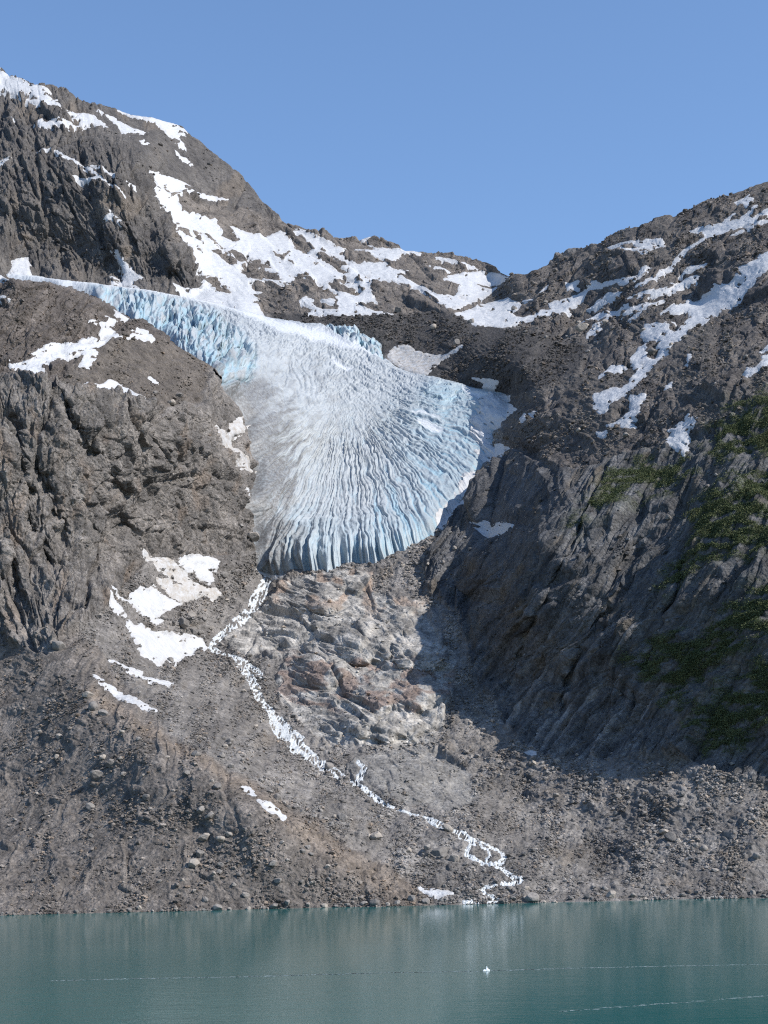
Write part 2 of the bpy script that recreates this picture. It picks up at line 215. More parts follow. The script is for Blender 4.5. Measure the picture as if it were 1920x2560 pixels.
("great snow couloir falling down the right slope, split near its foot", F_, [(770,110),(840,90),(850,120),(990,90),(1010,130),(950,215),(890,265),(830,230),(840,200),(880,175),(780,185),(640,210),(600,300),(640,330),(620,370),(590,380),(550,450),(520,500),(540,570),(580,570),(520,680),(440,735),(400,720),(320,750),(215,785),(215,850),(220,910),(270,945),(310,930),(350,860),(480,780),(590,690),(700,560),(830,430),(860,370),(900,335),(960,310),(1000,240),(1060,215),(1110,210),(1200,140),(1300,60)]
 + cv(E_, F_, [(1400,1000),(1480,920),(1580,800),(1740,680),(1740,550),(1590,620),(1520,680),(1440,740),(1400,790),(1340,860),(1250,890),(1180,950),(1070,1000),(1000,990),(850,1050)]), [[(640,350),(690,325),(760,330),(730,390),(760,400),(720,480),(680,480),(650,450)], cv(E_, F_, [(1350,880),(1390,830),(1450,810),(1420,860)]), [(780,285),(815,270),(800,310)], [(600,530),(640,515),(620,550)]]),
("snow sheet beside tan boulders left of the couloir foot", F_, [(250,650),(300,600),(350,540),(470,545),(430,600),(330,610)], []),
("ragged snow strip ending in two fingers right of the couloir foot", F_, [(330,1050),(450,980),(500,900),(520,790),(570,800),(640,785),(600,850),(590,920),(560,960),(510,1010),(540,1030),(440,1055),(440,1020),(390,1055)], []),
("isolated wedge of snow above the green patch on the right slope", F_, [(820,1065),(880,1040),(950,1010),(1000,960),(1000,985),(1080,990),(1030,1050),(980,1070),(990,1150),(985,1210),(960,1300),(940,1250),(910,1240),(820,1190),(830,1140),(860,1080)], []),
("slanting snow patch at the right picture edge on bare rock", F_, [(1740,420),(1610,470),(1630,500),(1570,550),(1490,570),(1450,640),(1430,680),(1500,630),(1600,560),(1740,490)], []),
("tiny upright snow dash on dark scree right of the couloir", F_, [(978,532),(1000,460),(1022,455),(1010,490)], []),
("snow corner at the right picture edge above the slanting patch", F_, [(1590,430),(1659,360),(1720,320),(1720,400)], []),
("little snow dab under the two fingered strip", F_, [(238,1100),(320,1088),(290,1132),(245,1124)], []),
("faint snow dash on scree above the isolated wedge", F_, [(778,752),(860,688),(840,726)], []),
("snow sheet curving round the brown knoll left of the glacier", G_, [(75,800),(110,820),(250,800),(370,770),(260,755),(330,710),(380,670),(500,655),(640,640),(640,620),(710,585),(850,605),(900,600),(880,580),(840,555),(850,510),(790,490),(740,475),(880,480),(900,460),(885,430),(975,465),(940,500),(880,510),(970,550),(940,570),(1010,610),(940,610),(880,650),(800,690),(760,700),(810,740),(720,780),(790,790),(760,820),(740,870),(660,850),(690,790),(700,765),(620,740),(540,770),(440,810),(360,850),(345,880),(380,910),(360,970),(310,985),(250,930),(170,880),(90,840)], [[(700,615),(800,635),(770,645),(720,635)],[(650,728),(685,725),(670,740)],[(345,725),(385,722),(365,736)]]),
("white snow hook over the brown debris cone beside the icefall", G_, [(1090,555),(1130,545),(1220,585),(1265,640),(1250,655),(1190,640),(1130,615),(1060,615),(1100,590),(1180,600)], []),
("thin snow ribbon between the knoll rock and the icefall", G_, [(950,373),(1000,400),(1122,490),(1060,462),(1000,442),(978,422)], []),
("pointed snow patch on the cliff edge below the debris cone", G_, [(700,1010),(830,1000),(900,970),(1010,1010),(1080,1060),(1185,1120),(1130,1115),(1000,1085),(880,1070),(820,1045)], [[(910,1022),(950,1025),(930,1036)]]),
("tiny snow sliver on the flank of the brown debris cone", G_, [(1238,940),(1312,990),(1270,972)], []),
("bluish snow apron at the very head of the glacier", U_, [(33,645),(52,640),(70,642),(73,660),(82,695),(55,697),(35,690),(22,680),(30,672)], []),
("small snow scrap at the left edge above the brown knoll", G_, [(-30,105),(0,105),(70,135),(30,140),(-30,130)], []),
("second small snow scrap lower down the left edge of the knoll", G_, [(-30,255),(20,262),(75,282),(-30,286)], []),
("largest of the dirty snow lobes under the grey cliff", H_, [(445,80),(480,95),(540,130),(620,150),(700,180),(760,230),(830,270),(820,300),(870,350),(960,390),(1060,400),(1115,440),(1050,480),(1010,450),(940,450),(880,480),(820,500),(740,505),(680,470),(620,400),(550,330),(600,340),(660,320),(570,250),(520,180),(470,120)], [[(655,255),(680,250),(672,268)],[(690,330),(740,345),(800,385),(770,380),(720,360)]]),
("clean square snow lobe against the cliff foot nearest the glacier", H_, [(760,170),(800,135),(870,120),(990,125),(1080,180),(1055,260),(1010,260),(1040,340),(1000,365),(930,330),(880,270),(820,265),(770,215)], []),
("fan of snow with a long thin tail up the cliff foot", H_, [(135,375),(190,430),(260,470),(330,510),(350,490),(350,450),(430,400),(500,410),(535,390),(570,430),(650,480),(775,530),(700,570),(610,600),(570,650),(620,670),(560,700),(490,640),(420,590),(350,545),(280,500),(180,430)], []),
("small snow leaf left of the long tailed fan", H_, [(155,455),(200,490),(250,550),(310,630),(250,600),(245,625),(195,580),(165,500)], []),
("wide white snow bank reaching the meltwater stream bend", H_, [(340,670),(400,710),(440,700),(500,740),(560,780),(620,770),(720,780),(850,795),(940,830),(985,880),(970,915),(880,940),(860,970),(800,960),(730,1030),(680,1010),(660,980),(610,1030),(540,990),(460,950),(420,900),(390,830),(380,760),(330,700)], [[(770,825),(810,822),(790,842)],[(615,1010),(650,985),(675,1000),(660,1020)]]),
("double snow streak below the wide snow bank on the moraine", (0,1250,Z1), [(475,685),(530,720),(610,750),(600,765),(680,775),(745,800),(720,810),(640,795),(560,765),(540,745),(580,755),(510,710)], []),
("single slim snow streak lowest on the upper moraine", (0,1250,Z1), [(405,765),(440,780),(500,820),(560,855),(675,910),(620,900),(540,870),(460,820)], []),
("short snow dash on the moraine crest above the lake", (0,1800,Z1), [(1045,293),(1080,308),(1102,328),(1070,320)], []),
("longer snow dash on the moraine crest above the lake", (0,1800,Z1), [(1113,355),(1160,368),(1215,400),(1232,420),(1215,432),(1150,392)], []),
("pointed snow remnant just above the lake shore", (880,1900,Z3), [(555,1063),(640,1080),(720,1085),(830,1120),(780,1140),(710,1152),(640,1125)], []),
("grey snow lip under the left corner of the glacier snout", H_, [(1405,240),(1480,258),(1550,290),(1640,288),(1600,308),(1530,310),(1430,282)], []),
("dirty snow in the cleft between glacier and grey cliff", J_, [(130,390),(200,430),(270,430),(270,360),(310,310),(360,300),(370,360),(400,380),(360,440),(310,470),(300,530),(320,620),(380,640),(400,680),(460,760),(400,770),(320,730),(285,690),(310,650),(250,560),(170,490)], []),
("small bright snow plug low in the glacier side cleft", J_, [(370,915),(420,908),(452,975),(420,987),(380,962)], []),
("long snow apron along the upper right glacier margin", K_, [(1100,-40),(1240,-35),(1230,20),(1280,70),(1200,160),(1170,190),(1160,230),(1090,240),(1080,290),(1110,330),(1110,370),(1180,370),(1240,415),(1180,460),(1100,515),(980,490),(1050,470),(1030,430),(970,390),(950,370),(970,295),(1040,290),(950,250),(1000,210),(1050,190),(1010,160),(1070,130),(1020,80),(1070,60),(1110,20)], [[(1060,95),(1130,100),(1170,120),(1110,115)]]),
("snow apron halfway down the right glacier margin", K_, [(1060,560),(1130,600),(1060,670),(1000,720),(960,770),(890,800),(850,790),(870,710),(900,680),(1000,620)], []),
("lowest snow apron on the right glacier margin above boulders", K_, [(820,830),(890,830),(905,890),(850,950),(720,1030),(660,1070),(640,1020),(700,960),(770,890)], []),
("shaded snow patch on blocks right of the glacier snout", K_, [(975,1080),(1080,1035),(1130,1050),(1200,1035),(1270,1035),(1180,1110),(1110,1145),(1000,1115),(1080,1060)], []),
("small slanting snow patch on dark rock right of the glacier", K_, [(1330,150),(1370,110),(1450,85),(1390,140),(1340,187)], []),
("snow fan at the foot of the dark moraine beside blue ice", I_, [(1330,520),(1420,520),(1480,525),(1530,540),(1540,570),(1500,630),(1410,600),(1430,560)], []),
("smooth grey snow bowl between the small icefall and dark moraine", I_, [(680,260),(740,245),(810,260),(860,290),(950,310),(1000,335),(1110,325),(1240,245),(1230,270),(1110,350),(1010,430),(950,500),(860,490),(720,425),(650,390),(630,340),(640,290)], [[(735,400),(760,398),(755,418)],[(880,320),(905,322),(895,335)]]),
("tiny snow spot on the shaded scree below the right wall", (960,1400,Z1), [(618,835),(640,828),(662,845),(640,848)], []),
]
# the meltwater stream, from the snout to the lake (px, py, half width)
STREAM = [[(668,1440,10),(655,1470,14),(640,1495,17),(628,1522,13),(600,1548,11),(575,1568,10),(552,1588,10),(533,1606,8),(528,1616,8),(548,1626,5),(570,1640,9),(592,1652,13),(612,1675,13),(630,1699,13),(640,1725,14),(655,1750,12),(668,1768,13),(680,1790,17),(695,1812,24),(720,1838,22),(745,1864,19),(770,1886,16),(790,1903,11),(818,1922,9),(850,1943,8),(876,1955,8),(905,1968,9),(940,1992,8),(968,2008,6),(991,2020,4),(1018,2031,4),(1045,2042,4)],
 [(1062,2045,5),(1080,2055,9),(1100,2064,9),(1120,2072,6),(1140,2081,7),(1160,2092,8),(1178,2104,8),(1211,2110,6),(1240,2116,5),(1258,2124,4),(1263,2136,7),(1258,2147,7),(1238,2152,6),(1250,2160,8),(1268,2172,9),(1284,2184,9),(1302,2192,8),(1280,2200,7),(1257,2204,6)],
 [(1178,2104,4),(1172,2118,5),(1166,2132,5),(1185,2142,5),(1205,2148,5),(1238,2153,4)],[(1200,2112,4),(1222,2122,4),(1225,2134,3),(1212,2146,3)],
 [(1240,2210,4),(1215,2214,7),(1203,2222,7),(1215,2238,8),(1232,2244,8),(1243,2254,10),(1225,2260,10)],[(1160,2256,4),(1180,2258,6),(1195,2262,8)],
 [(895,1911,5),(912,1924,8),(902,1940,9),(890,1955,6)],[(700,1815,5),(735,1830,6),(755,1842,5),(750,1862,5)],[(592,1650,5),(615,1655,6),(640,1675,8),(652,1692,6)],[(786,1900,4),(812,1905,5),(835,1918,4),(860,1935,4)]]
# ------------------------------------------------------------------ coarse maps over the frame (4 px steps)
GX0, GY0, GS = -440.0, -140.0, 4.0
gx = np.arange(GX0, 2360, GS); gy = np.arange(GY0, 2440, GS)
GXX, GYY = np.meshgrid(gx, gy)
def samp(m, px, py):
    u = np.clip((px - GX0) / GS, 0, m.shape[1] - 1.001); v = np.clip((py - GY0) / GS, 0, m.shape[0] - 1.001)
    i = u.astype(np.int32); j = v.astype(np.int32); a = (u - i).astype(np.float32); b = (v - j).astype(np.float32)
    return (m[j, i] * (1 - a) + m[j, i + 1] * a) * (1 - b) + (m[j + 1, i] * (1 - a) + m[j + 1, i + 1] * a) * b
def seg_dist(X, Y, pts, closed):
    d = np.full(X.shape, 1e9, np.float32); ins = np.zeros(X.shape, bool)
    n = len(pts)
    for k in range(n if closed else n - 1):
        (x0, y0), (x1, y1) = pts[k], pts[(k + 1) % n]
        ex, ey = x1 - x0, y1 - y0; L = ex * ex + ey * ey + 1e-9
        t = np.clip(((X - x0) * ex + (Y - y0) * ey) / L, 0, 1)
        d = np.minimum(d, (X - x0 - t * ex) ** 2 + (Y - y0 - t * ey) ** 2)
        if closed:
            c = ((y0 > Y) != (y1 > Y)) & (X < ex * (Y - y0) / (ey if ey else 1e-9) + x0); ins ^= c
    d = np.sqrt(d)
    return np.where(ins, d, -d) if closed else d
def sdmap(pts, pad=90, out=None):
    m = np.full(GXX.shape, -float(pad), np.float32)
    xs = [p[0] for p in pts]; ys = [p[1] for p in pts]
    i0 = max(0, int((min(xs) - pad - GX0) / GS)); i1 = max(i0 + 1, int((max(xs) + pad - GX0) / GS) + 1)
    j0 = max(0, int((min(ys) - pad - GY0) / GS)); j1 = max(j0 + 1, int((max(ys) + pad - GY0) / GS) + 1)
    m[j0:j1, i0:i1] = np.maximum(seg_dist(GXX[j0:j1, i0:i1], GYY[j0:j1, i0:i1], pts, True), -pad)
    return m
def blur(a, n, axis=None):
    for ax in ((0, 1) if axis is None else (axis,)):
        for _ in range(2):
            p = np.concatenate([np.repeat(a.take([0], ax), n, ax), a, np.repeat(a.take([-1], ax), n, ax)], ax)
            c = np.cumsum(p, ax, dtype=np.float64)
            k = 2 * n
            c = np.concatenate([np.zeros_like(c.take([0], ax)), c], ax)
            L = a.shape[ax]
            a = ((c.take(range(k + 1, k + 1 + L), ax) - c.take(range(0, L), ax)) / (k + 1)).astype(np.float32)
    return a

# distance map: radial interpolation of ln(distance)
def rise(px, py):
    "tangent of the elevation angle of a picture point"
    return (-(px - 960.0) * SR + (HORIZON - py) * CR) / FPX
def side(px, py):
    return ((px - 960.0) * CR + (HORIZON - py) * SR) / FPX
P = [tuple(map(float, t.split(','))) for t in DEP.split()]
sx_, sy_ = zip(*shor)
for x in range(-400, 2321, 90):
    y = float(np.interp(x, sx_, sy_)); P.append((x, y, -CAMZ / rise(x, y)))
P = np.array(P)
def rbf(Q):
    c = Q[:, :2]; n = len(c)
    K = np.sqrt(((c[:, None] - c[None]) ** 2).sum(-1))
    A = np.zeros((n + 3, n + 3)); A[:n, :n] = K - np.eye(n) * 6.0
    A[:n, n] = 1; A[:n, n + 1:] = c / 1000; A[n, :n] = 1; A[n + 1:, :n] = c.T / 1000
    w = np.linalg.solve(A, np.concatenate([np.log(Q[:, 2]), [0, 0, 0]]))
    L = np.zeros(GXX.shape)
    for j in range(0, GXX.shape[0], 40):
        X = GXX[j:j + 40].astype(np.float64); Y = GYY[j:j + 40]
        L[j:j + 40] = np.sqrt((X[..., None] - c[:, 0]) ** 2 + (Y[..., None] - c[:, 1]) ** 2) @ w[:n] + w[n] + X / 1000 * w[n + 1] + Y / 1000 * w[n + 2]
    return blur(L.astype(np.float32), 2)
FRONT = EDGE + [(645,2400),(-500,2400)]
pin = np.array([seg_dist(np.array([q[0]]), np.array([q[1]]), FRONT, True)[0] > 0 for q in P])
LA = rbf(P)
LF_ = rbf(P[pin | (P[:, 0] > 600)]); LB_ = rbf(P[~pin | (P[:, 1] > 1450)])
mixw = np.clip(sstep(1000, 1300, GYY) + sstep(620, 760, GXX), 0, 1)
LDF = (LF_ * (1 - mixw) + LA * mixw).astype(np.float32); LDB = (LB_ * (1 - mixw) + LA * mixw).astype(np.float32)
FSD = sdmap(FRONT, 60)

# ------------------------------------------------------------------ ground grid: columns across, rows from the water up to the skyline and over it
NC_IN, NM, NR = 1420, 110, 1400
ux = np.concatenate([np.linspace(-400, -22, NM, endpoint=False), np.linspace(-20, 1940, NC_IN), np.linspace(1950, 2320, NM)])
NC = len(ux)
sky_y = np.interp(ux, *zip(*skyl)); sho_y = np.interp(ux, sx_, sy_)
t = np.linspace(0, 1, NR)
PX = np.repeat(ux[None], NR, 0).astype(np.float32)
PY = (sho_y[None] * (1 - t[:, None]) + sky_y[None] * t[:, None]).astype(np.float32)
infront = samp(FSD, PX + 3 * perlin(PX / 16, PY / 16, 810), PY + 4 * perlin(PX / 12, PY / 12, 811)) > 0
DB = np.exp(samp(LDB, PX, PY)).astype(np.float32)
D0 = np.where(infront, np.exp(samp(LDF, PX, PY)), DB).astype(np.float32)
# keep the waterline at height zero
fade = np.exp(-(sho_y[None] - PY) / 60.0)
D0 *= ((-CAMZ / rise(ux, sho_y)) / D0[0])[None] ** fade
bump_ = np.zeros_like(D0); f32_ = lambda a: a.astype(np.float32)
qx = PX + 14 * perlin(PX / 38, PY / 38, 801) + 5 * perlin(PX / 13, PY / 13, 802); qy = PY + 10 * perlin(PX / 38, PY / 38, 803) + 4 * perlin(PX / 13, PY / 13, 804)
for cx, cy, rx, ry, hh_ in DOMES:
    bump_ = np.maximum(bump_, hh_ * np.clip(1 - ((qx - cx) / rx) ** 2 - ((qy - cy) / ry) ** 2, 0, 1) ** .85)
for line, wd, dp in CLEFTS:
    xs_ = [q[0] for q in line]; ys_ = [q[1] for q in line]
    i0, i1 = np.searchsorted(ux, [min(xs_) - 50, max(xs_) + 50]); i0 = max(i0, 1)
    sub = slice(i0, i1)
    dd = seg_dist(qx[:, sub], qy[:, sub], line, False)
    ends = np.clip((qy[:, sub] - min(ys_) + 15) / 40, 0, 1) * np.clip((max(ys_) + 15 - qy[:, sub]) / 40, 0, 1)
    bump_[:, sub] -= .68 * dp * np.exp(-(dd / wd) ** 2) * ends
D0 -= (blur(f32_(bump_), 2) * 1.1).astype(np.float32)
MPP = D0 / FPX
def world(px, py, d):
    return np.stack([side(px, py) * d, d, CAMZ + rise(px, py) * d], -1)
def normals(Pw):
    du = np.gradient(Pw, axis=1); dv = np.gradient(Pw, axis=0)
    N = np.cross(du, dv); N /= np.linalg.norm(N, axis=-1, keepdims=True) + 1e-9
    return N.astype(np.float32)
# ------------------------------------------------------------------ relief of each kind of ground
f32 = lambda a: np.ascontiguousarray(a, np.float32)
wx = 9 * perlin(PX / 45, PY / 45, 1) + 5 * perlin(PX / 14, PY / 14, 2)
wy = 9 * perlin(PX / 45, PY / 45, 3) + 5 * perlin(PX / 14, PY / 14, 4)
WX, WY = f32(PX + wx), f32(PY + wy)
order = list(ZONES)
zw = {z: sstep(-7, 7, samp(sdmap(ZONES[z], 60), WX, WY)) for z in order}
ZID = np.zeros(PX.shape, np.int8)
for k, z in enumerate(order):
    ZID[zw[z] > 0.5] = k + 1
sd_gl = samp(sdmap(GLACIER, 300), PX, PY)
snow_sd = np.full(PX.shape, -40, np.float32)
def win(pts, pad):
    xs = [p[0] for p in pts]; ys = [p[1] for p in pts]
    i0, i1 = np.searchsorted(ux, [min(xs) - pad, max(xs) + pad]); i0 = max(0, i0 - 1); i1 = min(NC, i1 + 1)
    sub = PY[:, i0:i1]
    r = np.nonzero(((sub > min(ys) - pad) & (sub < max(ys) + pad)).any(1))[0]
    if len(r) == 0 or i1 - i0 < 2: return None
    return slice(max(0, r[0] - 1), min(NR, r[-1] + 2)), slice(i0, i1)
SNOWF = []
for lab, org, pts, holes in SNOW:
    q = crop(*org, pts); hs = [crop(*org, h) for h in holes]
    wnd = win(q, 26)
    if wnd is None: continue
    X, Y = PX[wnd], PY[wnd]
    X = X + 1.6 * perlin(X / 9, Y / 9, 61) + 2 * perlin(X / 22, Y / 22, 62); Y = Y + 1.2 * perlin(X / 9, Y / 9, 63) + 1.5 * perlin(X / 22, Y / 22, 64)
    s = seg_dist(X, Y, q, True)
    for h in hs: s = np.minimum(s, -seg_dist(X, Y, h, True))
    e = fbm(X / 17, Y / 10, 65, 3)
    s = s - 2.0 * sstep(.0, .5, e) - 10 * sstep(.62, .9, e + .012 * np.minimum(10 - s, 6))
    SNOWF.append((lab, wnd, f32(s)))
    snow_sd[wnd] = np.maximum(snow_sd[wnd], s)
# distance to the stream bed, minus its half width
str_sd = np.full(PX.shape, 60., np.float32)
for line in STREAM:
    wnd = win(line, 40)
    X, Y = PX[wnd], PY[wnd]
    best = str_sd[wnd]
    for (x0, y0, a0), (x1, y1, a1) in zip(line[:-1], line[1:]):
        ex, ey = x1 - x0, y1 - y0; L = ex * ex + ey * ey
        t = np.clip(((X - x0) * ex + (Y - y0) * ey) / L, 0, 1)
        best = np.minimum(best, np.hypot(X - x0 - t * ex, Y - y0 - t * ey) - (a0 + (a1 - a0) * t) * .84)
    str_sd[wnd] = best

DISP = np.zeros(PX.shape, np.float32)
COLR = np.zeros(PX.shape + (3,), np.float32)
def lerp(a, b, w): return a + (b - a) * w
def facet(m, deg, aspect, scales, seed, crack=0.05, warp=0.25):
    "stepped, jointed rock: tilted Voronoi blocks at several sizes, long side turned by deg"
    x, y = rot(PX[m], PY[m], deg); y = y / aspect
    o = np.zeros(x.shape, np.float32)
    for k, (cell, amp) in enumerate(scales):
        xx = x / cell; yy = y / cell
        xx = xx + warp * perlin(xx * .9, yy * .9, seed + k); yy = yy + warp * perlin(xx * .9, yy * .9, seed + 20 + k)
        h, g, r = cells(xx, yy, seed + 3 * k)
        if cell > 25: h = h * (.25 + .75 * sstep(0, .16, g))
        o += cell * amp * (1.0 if cell > 60 else 1.3) * (h - crack * 4.5 * np.clip(1 - g / 0.10, 0, 1))
    return o
def rubble(m, lay, seed, asp=1.35):
    o = np.zeros(PX[m].shape, np.float32)
    for k, (cell, fill, amp) in enumerate(lay):
        x = PX[m] / cell; y = PY[m] * asp / cell
        o = np.maximum(o, cell * amp * stones(x + .3 * perlin(x * .4, y * .4, seed), y, seed + 5 * k, fill))
    return o
def put(zone, d, col, w=None):
    w = zw[zone] if w is None else w
    m = w > 0
    DISP[m] = lerp(DISP[m], d, w[m]); COLR[m] = lerp(COLR[m], col, w[m][:, None])
def mixc(base, alt, t): return np.array(base, np.float32) + (np.array(alt, np.float32) - np.array(base, np.float32)) * np.clip(t, 0, 1)[:, None]
every = np.ones(PX.shape, bool)
px, py, mp = PX, PY, MPP

# boulder scree of the valley floor and the right-hand shore slope
n1 = fbm(px / 60, py / 60, 11, 4)
d = rubble(every, [(30, .22, .75), (15, .45, .65), (8, .7, .6)], 30).reshape(px.shape)
DISP[:] = (d * (0.75 + .5 * n1) + 5 * fbm(px / 34, py / 34, 12, 3) + 9 * fbm(px / 150, py / 110, 13, 2)) * mp
t = (0.5 + 0.6 * fbm(px / 120, py / 80, 14, 4)).ravel()
COLR[:] = mixc((.145, .138, .133), (.235, .225, .215), t).reshape(COLR.shape)
COLR *= (1 + .13 * fbm((px + .25 * py) / 14, py / 170, 16, 3) + .18 * fbm(px / 260, py / 200, 17, 2))[..., None]
tan_ = sstep(0.15, .6, fbm(px / 90 + 3, py / 70, 15, 3) + .5 * sstep(1500, 1900, px) * sstep(2260, 2150, py) - .3)[..., None]
COLR[:] = lerp(COLR, np.array((.19, .168, .145), np.float32), tan_ * .6)

# upper slope on the right: ledges of dark rock with scree between
m = zw['hillside'] > 0
ro = facet(m, 52, 2.4, [(95, .18), (42, .24), (19, .28), (9, .28)], 70, warp=.12)
sc = rubble(m, [(22, .15, .5), (11, .45, .5), (6.5, .7, .5)], 40) + 4 * fbm(px[m] / 40, py[m] / 40, 43, 3)
k = sstep(-.25, .25, fbm(px[m] / 130, py[m] / 100, 44, 4) + .22 + .35 * (sstep(980, 760, py[m]) - .5))
t = .5 + .7 * fbm(px[m] / 50, py[m] / 40, 45, 4)
cr = mixc((.088, .083, .082), (.175, .16, .148), t); cs = mixc((.115, .108, .102), (.15, .138, .126), t)
hs = .45 + .55 * sstep(0, 60, py[m] - np.repeat(sky_y[None], NR, 0)[m])
put('hillside', hs * lerp(sc, ro, k) * mp[m], lerp(cs, cr, k[:, None]))

# rock wall on the right: slabs sweeping down to the left
m = zw['rock_wall'] > 0
bx, by = px[m], py[m]
deg = 34
curve = (by - 1500) * .10 * sstep(1250, 1800, by)
X0, Y0 = px, py
save = PX
PX = PX.copy(); PX[m] = bx + curve
ro = facet(m, deg, 4.2, [(130, .24), (52, .20), (22, .15), (10, .14)], 90, crack=.08, warp=.12)
x, y = rot(PX[m], PY[m], deg)
ro += 4.2 * ridged(x / 15 + .8 * perlin(x / 60, y / 120, 94), y / 260, 95, 3) * (.3 + 1.0 * sstep(-.2, .4, fbm(x / 70, y / 200, 93, 2))) + 11 * ridged(x / 120 + .6 * perlin(x / 90, y / 110, 92), y / 300, 96, 3)
PX = save
t = .5 + .5 * perlin(x / 18, y / 320, 97) + .35 * perlin(x / 8, y / 240, 89) + .3 * fbm(x / 60, y / 120, 98, 3)
cw = mixc((.062, .064, .068), (.15, .152, .158), t + .25 * sstep(1500, 1850, py[m]))
cw = lerp(cw, np.array((.30, .30, .30), np.float32), (sstep(.1, .5, perlin(x / 16 + 3, y / 300, 88) + .3 * perlin(x / 6, y / 150, 87)) * (.15 + .6 * sstep(1600, 1820, py[m]) * sstep(1750, 1600, px[m])))[:, None])
cw = lerp(cw, np.array((.15, .13, .105), np.float32), (sstep(.3, .7, fbm(x / 30, y / 120, 99, 3)) * .6)[:, None])
put('rock_wall', ro * mp[m], cw)

# far ridge below the skyline: low slabs dipping right
m = zw['ridge'] > 0
ro = facet(m, -66, 2.3, [(70, .22), (30, .30), (13, .34), (7, .3)], 110)
t = .5 + .6 * fbm(px[m] / 40, py[m] / 25, 111, 4)
put('ridge', ro * mp[m] * 0.8, mixc((.115, .105, .098), (.21, .19, .172), t))

# dark lateral moraine
m = zw['dark_moraine'] > 0
x, y = rot(px[m], py[m], 48)
sc = rubble(m, [(20, .15, .4), (10, .45, .4), (6, .7, .4)], 120) + 3 * fbm(x / 26, y / 130, 121, 3)
t = .5 + .5 * fbm(x / 30, y / 110, 122, 4)
put('dark_moraine', sc * mp[m], mixc((.055, .053, .053), (.085, .081, .079), t))

# high buttress and peak on the left
m = zw['mountain'] > 0
ro = facet(m, -24, 1.7, [(140, .15), (60, .22), (27, .28), (12, .32), (6.5, .30)], 130, crack=.08, warp=.12)
x, y = rot(px[m], py[m], -26)
ro += 5 * ridged(x / 110, y / 260, 135, 2) * sstep(280, 420, py[m])
ro *= 1 - .72 * sstep(215, 260, px[m]) * sstep(60, -60, py[m] - np.interp(px[m], [215, 330, 400, 500, 600, 700], [330, 370, 440, 500, 540, 560]))
t = .5 + .45 * fbm(px[m] / 80, py[m] / 70, 136, 4) + .35 * perlin(x / 20, y / 90, 137)
c = mixc((.078, .075, .075), (.155, .146, .138), t)
c = lerp(c, np.array((.175, .15, .125), np.float32), (sstep(.3, .75, fbm(px[m] / 70, py[m] / 110, 138, 3)) * .55)[:, None])
put('mountain', ro * mp[m] * .9, c)

# brown knoll with its debris cone
m = zw['knoll'] > 0
ro = facet(m, 62, 1.7, [(90, .18), (38, .26), (17, .30), (8, .28)], 150, crack=.09)
sc = rubble(m, [(18, .25, .6), (9, .5, .6), (6, .7, .5)], 155) + 5 * fbm(px[m] / 40, py[m] / 40, 156, 3)
cone = np.array([(130,985),(205,880),(310,835),(345,850),(420,850),(560,930),(560,1050),(420,1030),(330,1005),(200,990)], float)
k = 1 - sstep(-8, 8, samp(sdmap([tuple(p) for p in cone], 60), WX, WY)[m])
t = .5 + .55 * fbm(px[m] / 45, py[m] / 35, 157, 4)
cr = mixc((.092, .083, .078), (.165, .147, .135), t); cs = mixc((.115, .104, .095), (.16, .143, .127), t)
dk = sstep(350, 285, px[m] + .3 * (py[m] - 850)) * sstep(840, 870, py[m])
put('knoll', lerp(sc, ro, k) * mp[m], lerp(cs, cr, k[:, None]))

# grey cliff on the left
m = zw['cliff'] > 0
ro = facet(m, -12, 2.0, [(130, .20), (62, .26), (29, .30), (13.5, .32), (7, .30)], 170, crack=.10, warp=.12)
x, y = rot(px[m], py[m], -20)
ro += 9 * ridged(x / 95 + .5 * perlin(x / 80, y / 80, 172), y / 330, 175, 2) + 2.5 * ridged(x / 36 + .4 * perlin(x / 30, y / 50, 171), y / 130, 176, 2)
t = .5 + .45 * fbm(px[m] / 70, py[m] / 90, 177, 4) + .35 * perlin(x / 16, y / 110, 178)
t += .5 * np.minimum(0, perlin(x / 9, y / 160, 173) + .1) * 2
c = mixc((.125, .119, .114), (.27, .252, .236), t)
c = lerp(c, np.array((.225, .18, .145), np.float32), (sstep(.3, .75, fbm(px[m] / 60 + 5, py[m] / 120, 179, 3) + .25 * sstep(150, 0, px[m])) * .5)[:, None])
put('cliff', ro * mp[m], c)

# moraine in front on the left: fine scree with gullies fanning from its head
m = zw['moraine'] > 0
th = np.arctan2(px[m] - 470, py[m] - 1420); r = np.hypot(px[m] - 470, py[m] - 1420)
sc = rubble(m, [(34, .08, .6), (17, .18, .5), (9, .4, .5), (6, .6, .45)], 190)
rough = sstep(-.2, .35, fbm(px[m] / 90, py[m] / 60, 192, 3) + .6 * sstep(2120, 2240, py[m]) - .15)
thw = th + .05 * fbm(px[m] / 80, py[m] / 80, 199, 3)
gul = 10 * fbm(thw * 9, r / 420, 193, 2) + 5 * fbm(thw * 26, r / 150, 194, 3) * (.3 + .7 * sstep(-.1, .4, perlin(px[m] / 120, py[m] / 120, 198)))
t = .5 + .4 * fbm(thw * 26, r / 160, 195, 3) + .3 * fbm(px[m] / 30, py[m] / 30, 196, 3)
c = mixc((.115, .106, .099), (.215, .195, .178), t + .35 * fbm(thw * 60, r / 260, 197, 3))
put('moraine', (sc * (.45 + .75 * rough) + gul) * mp[m], c)
crest = [(226,1730),(347,1812),(428,1864),(503,1904),(579,1950),(665,2003),(752,2072),(868,2147),(960,2200),(1020,2235)]
cd = samp(seg_dist(GXX, GYY, crest, False), WX, WY)
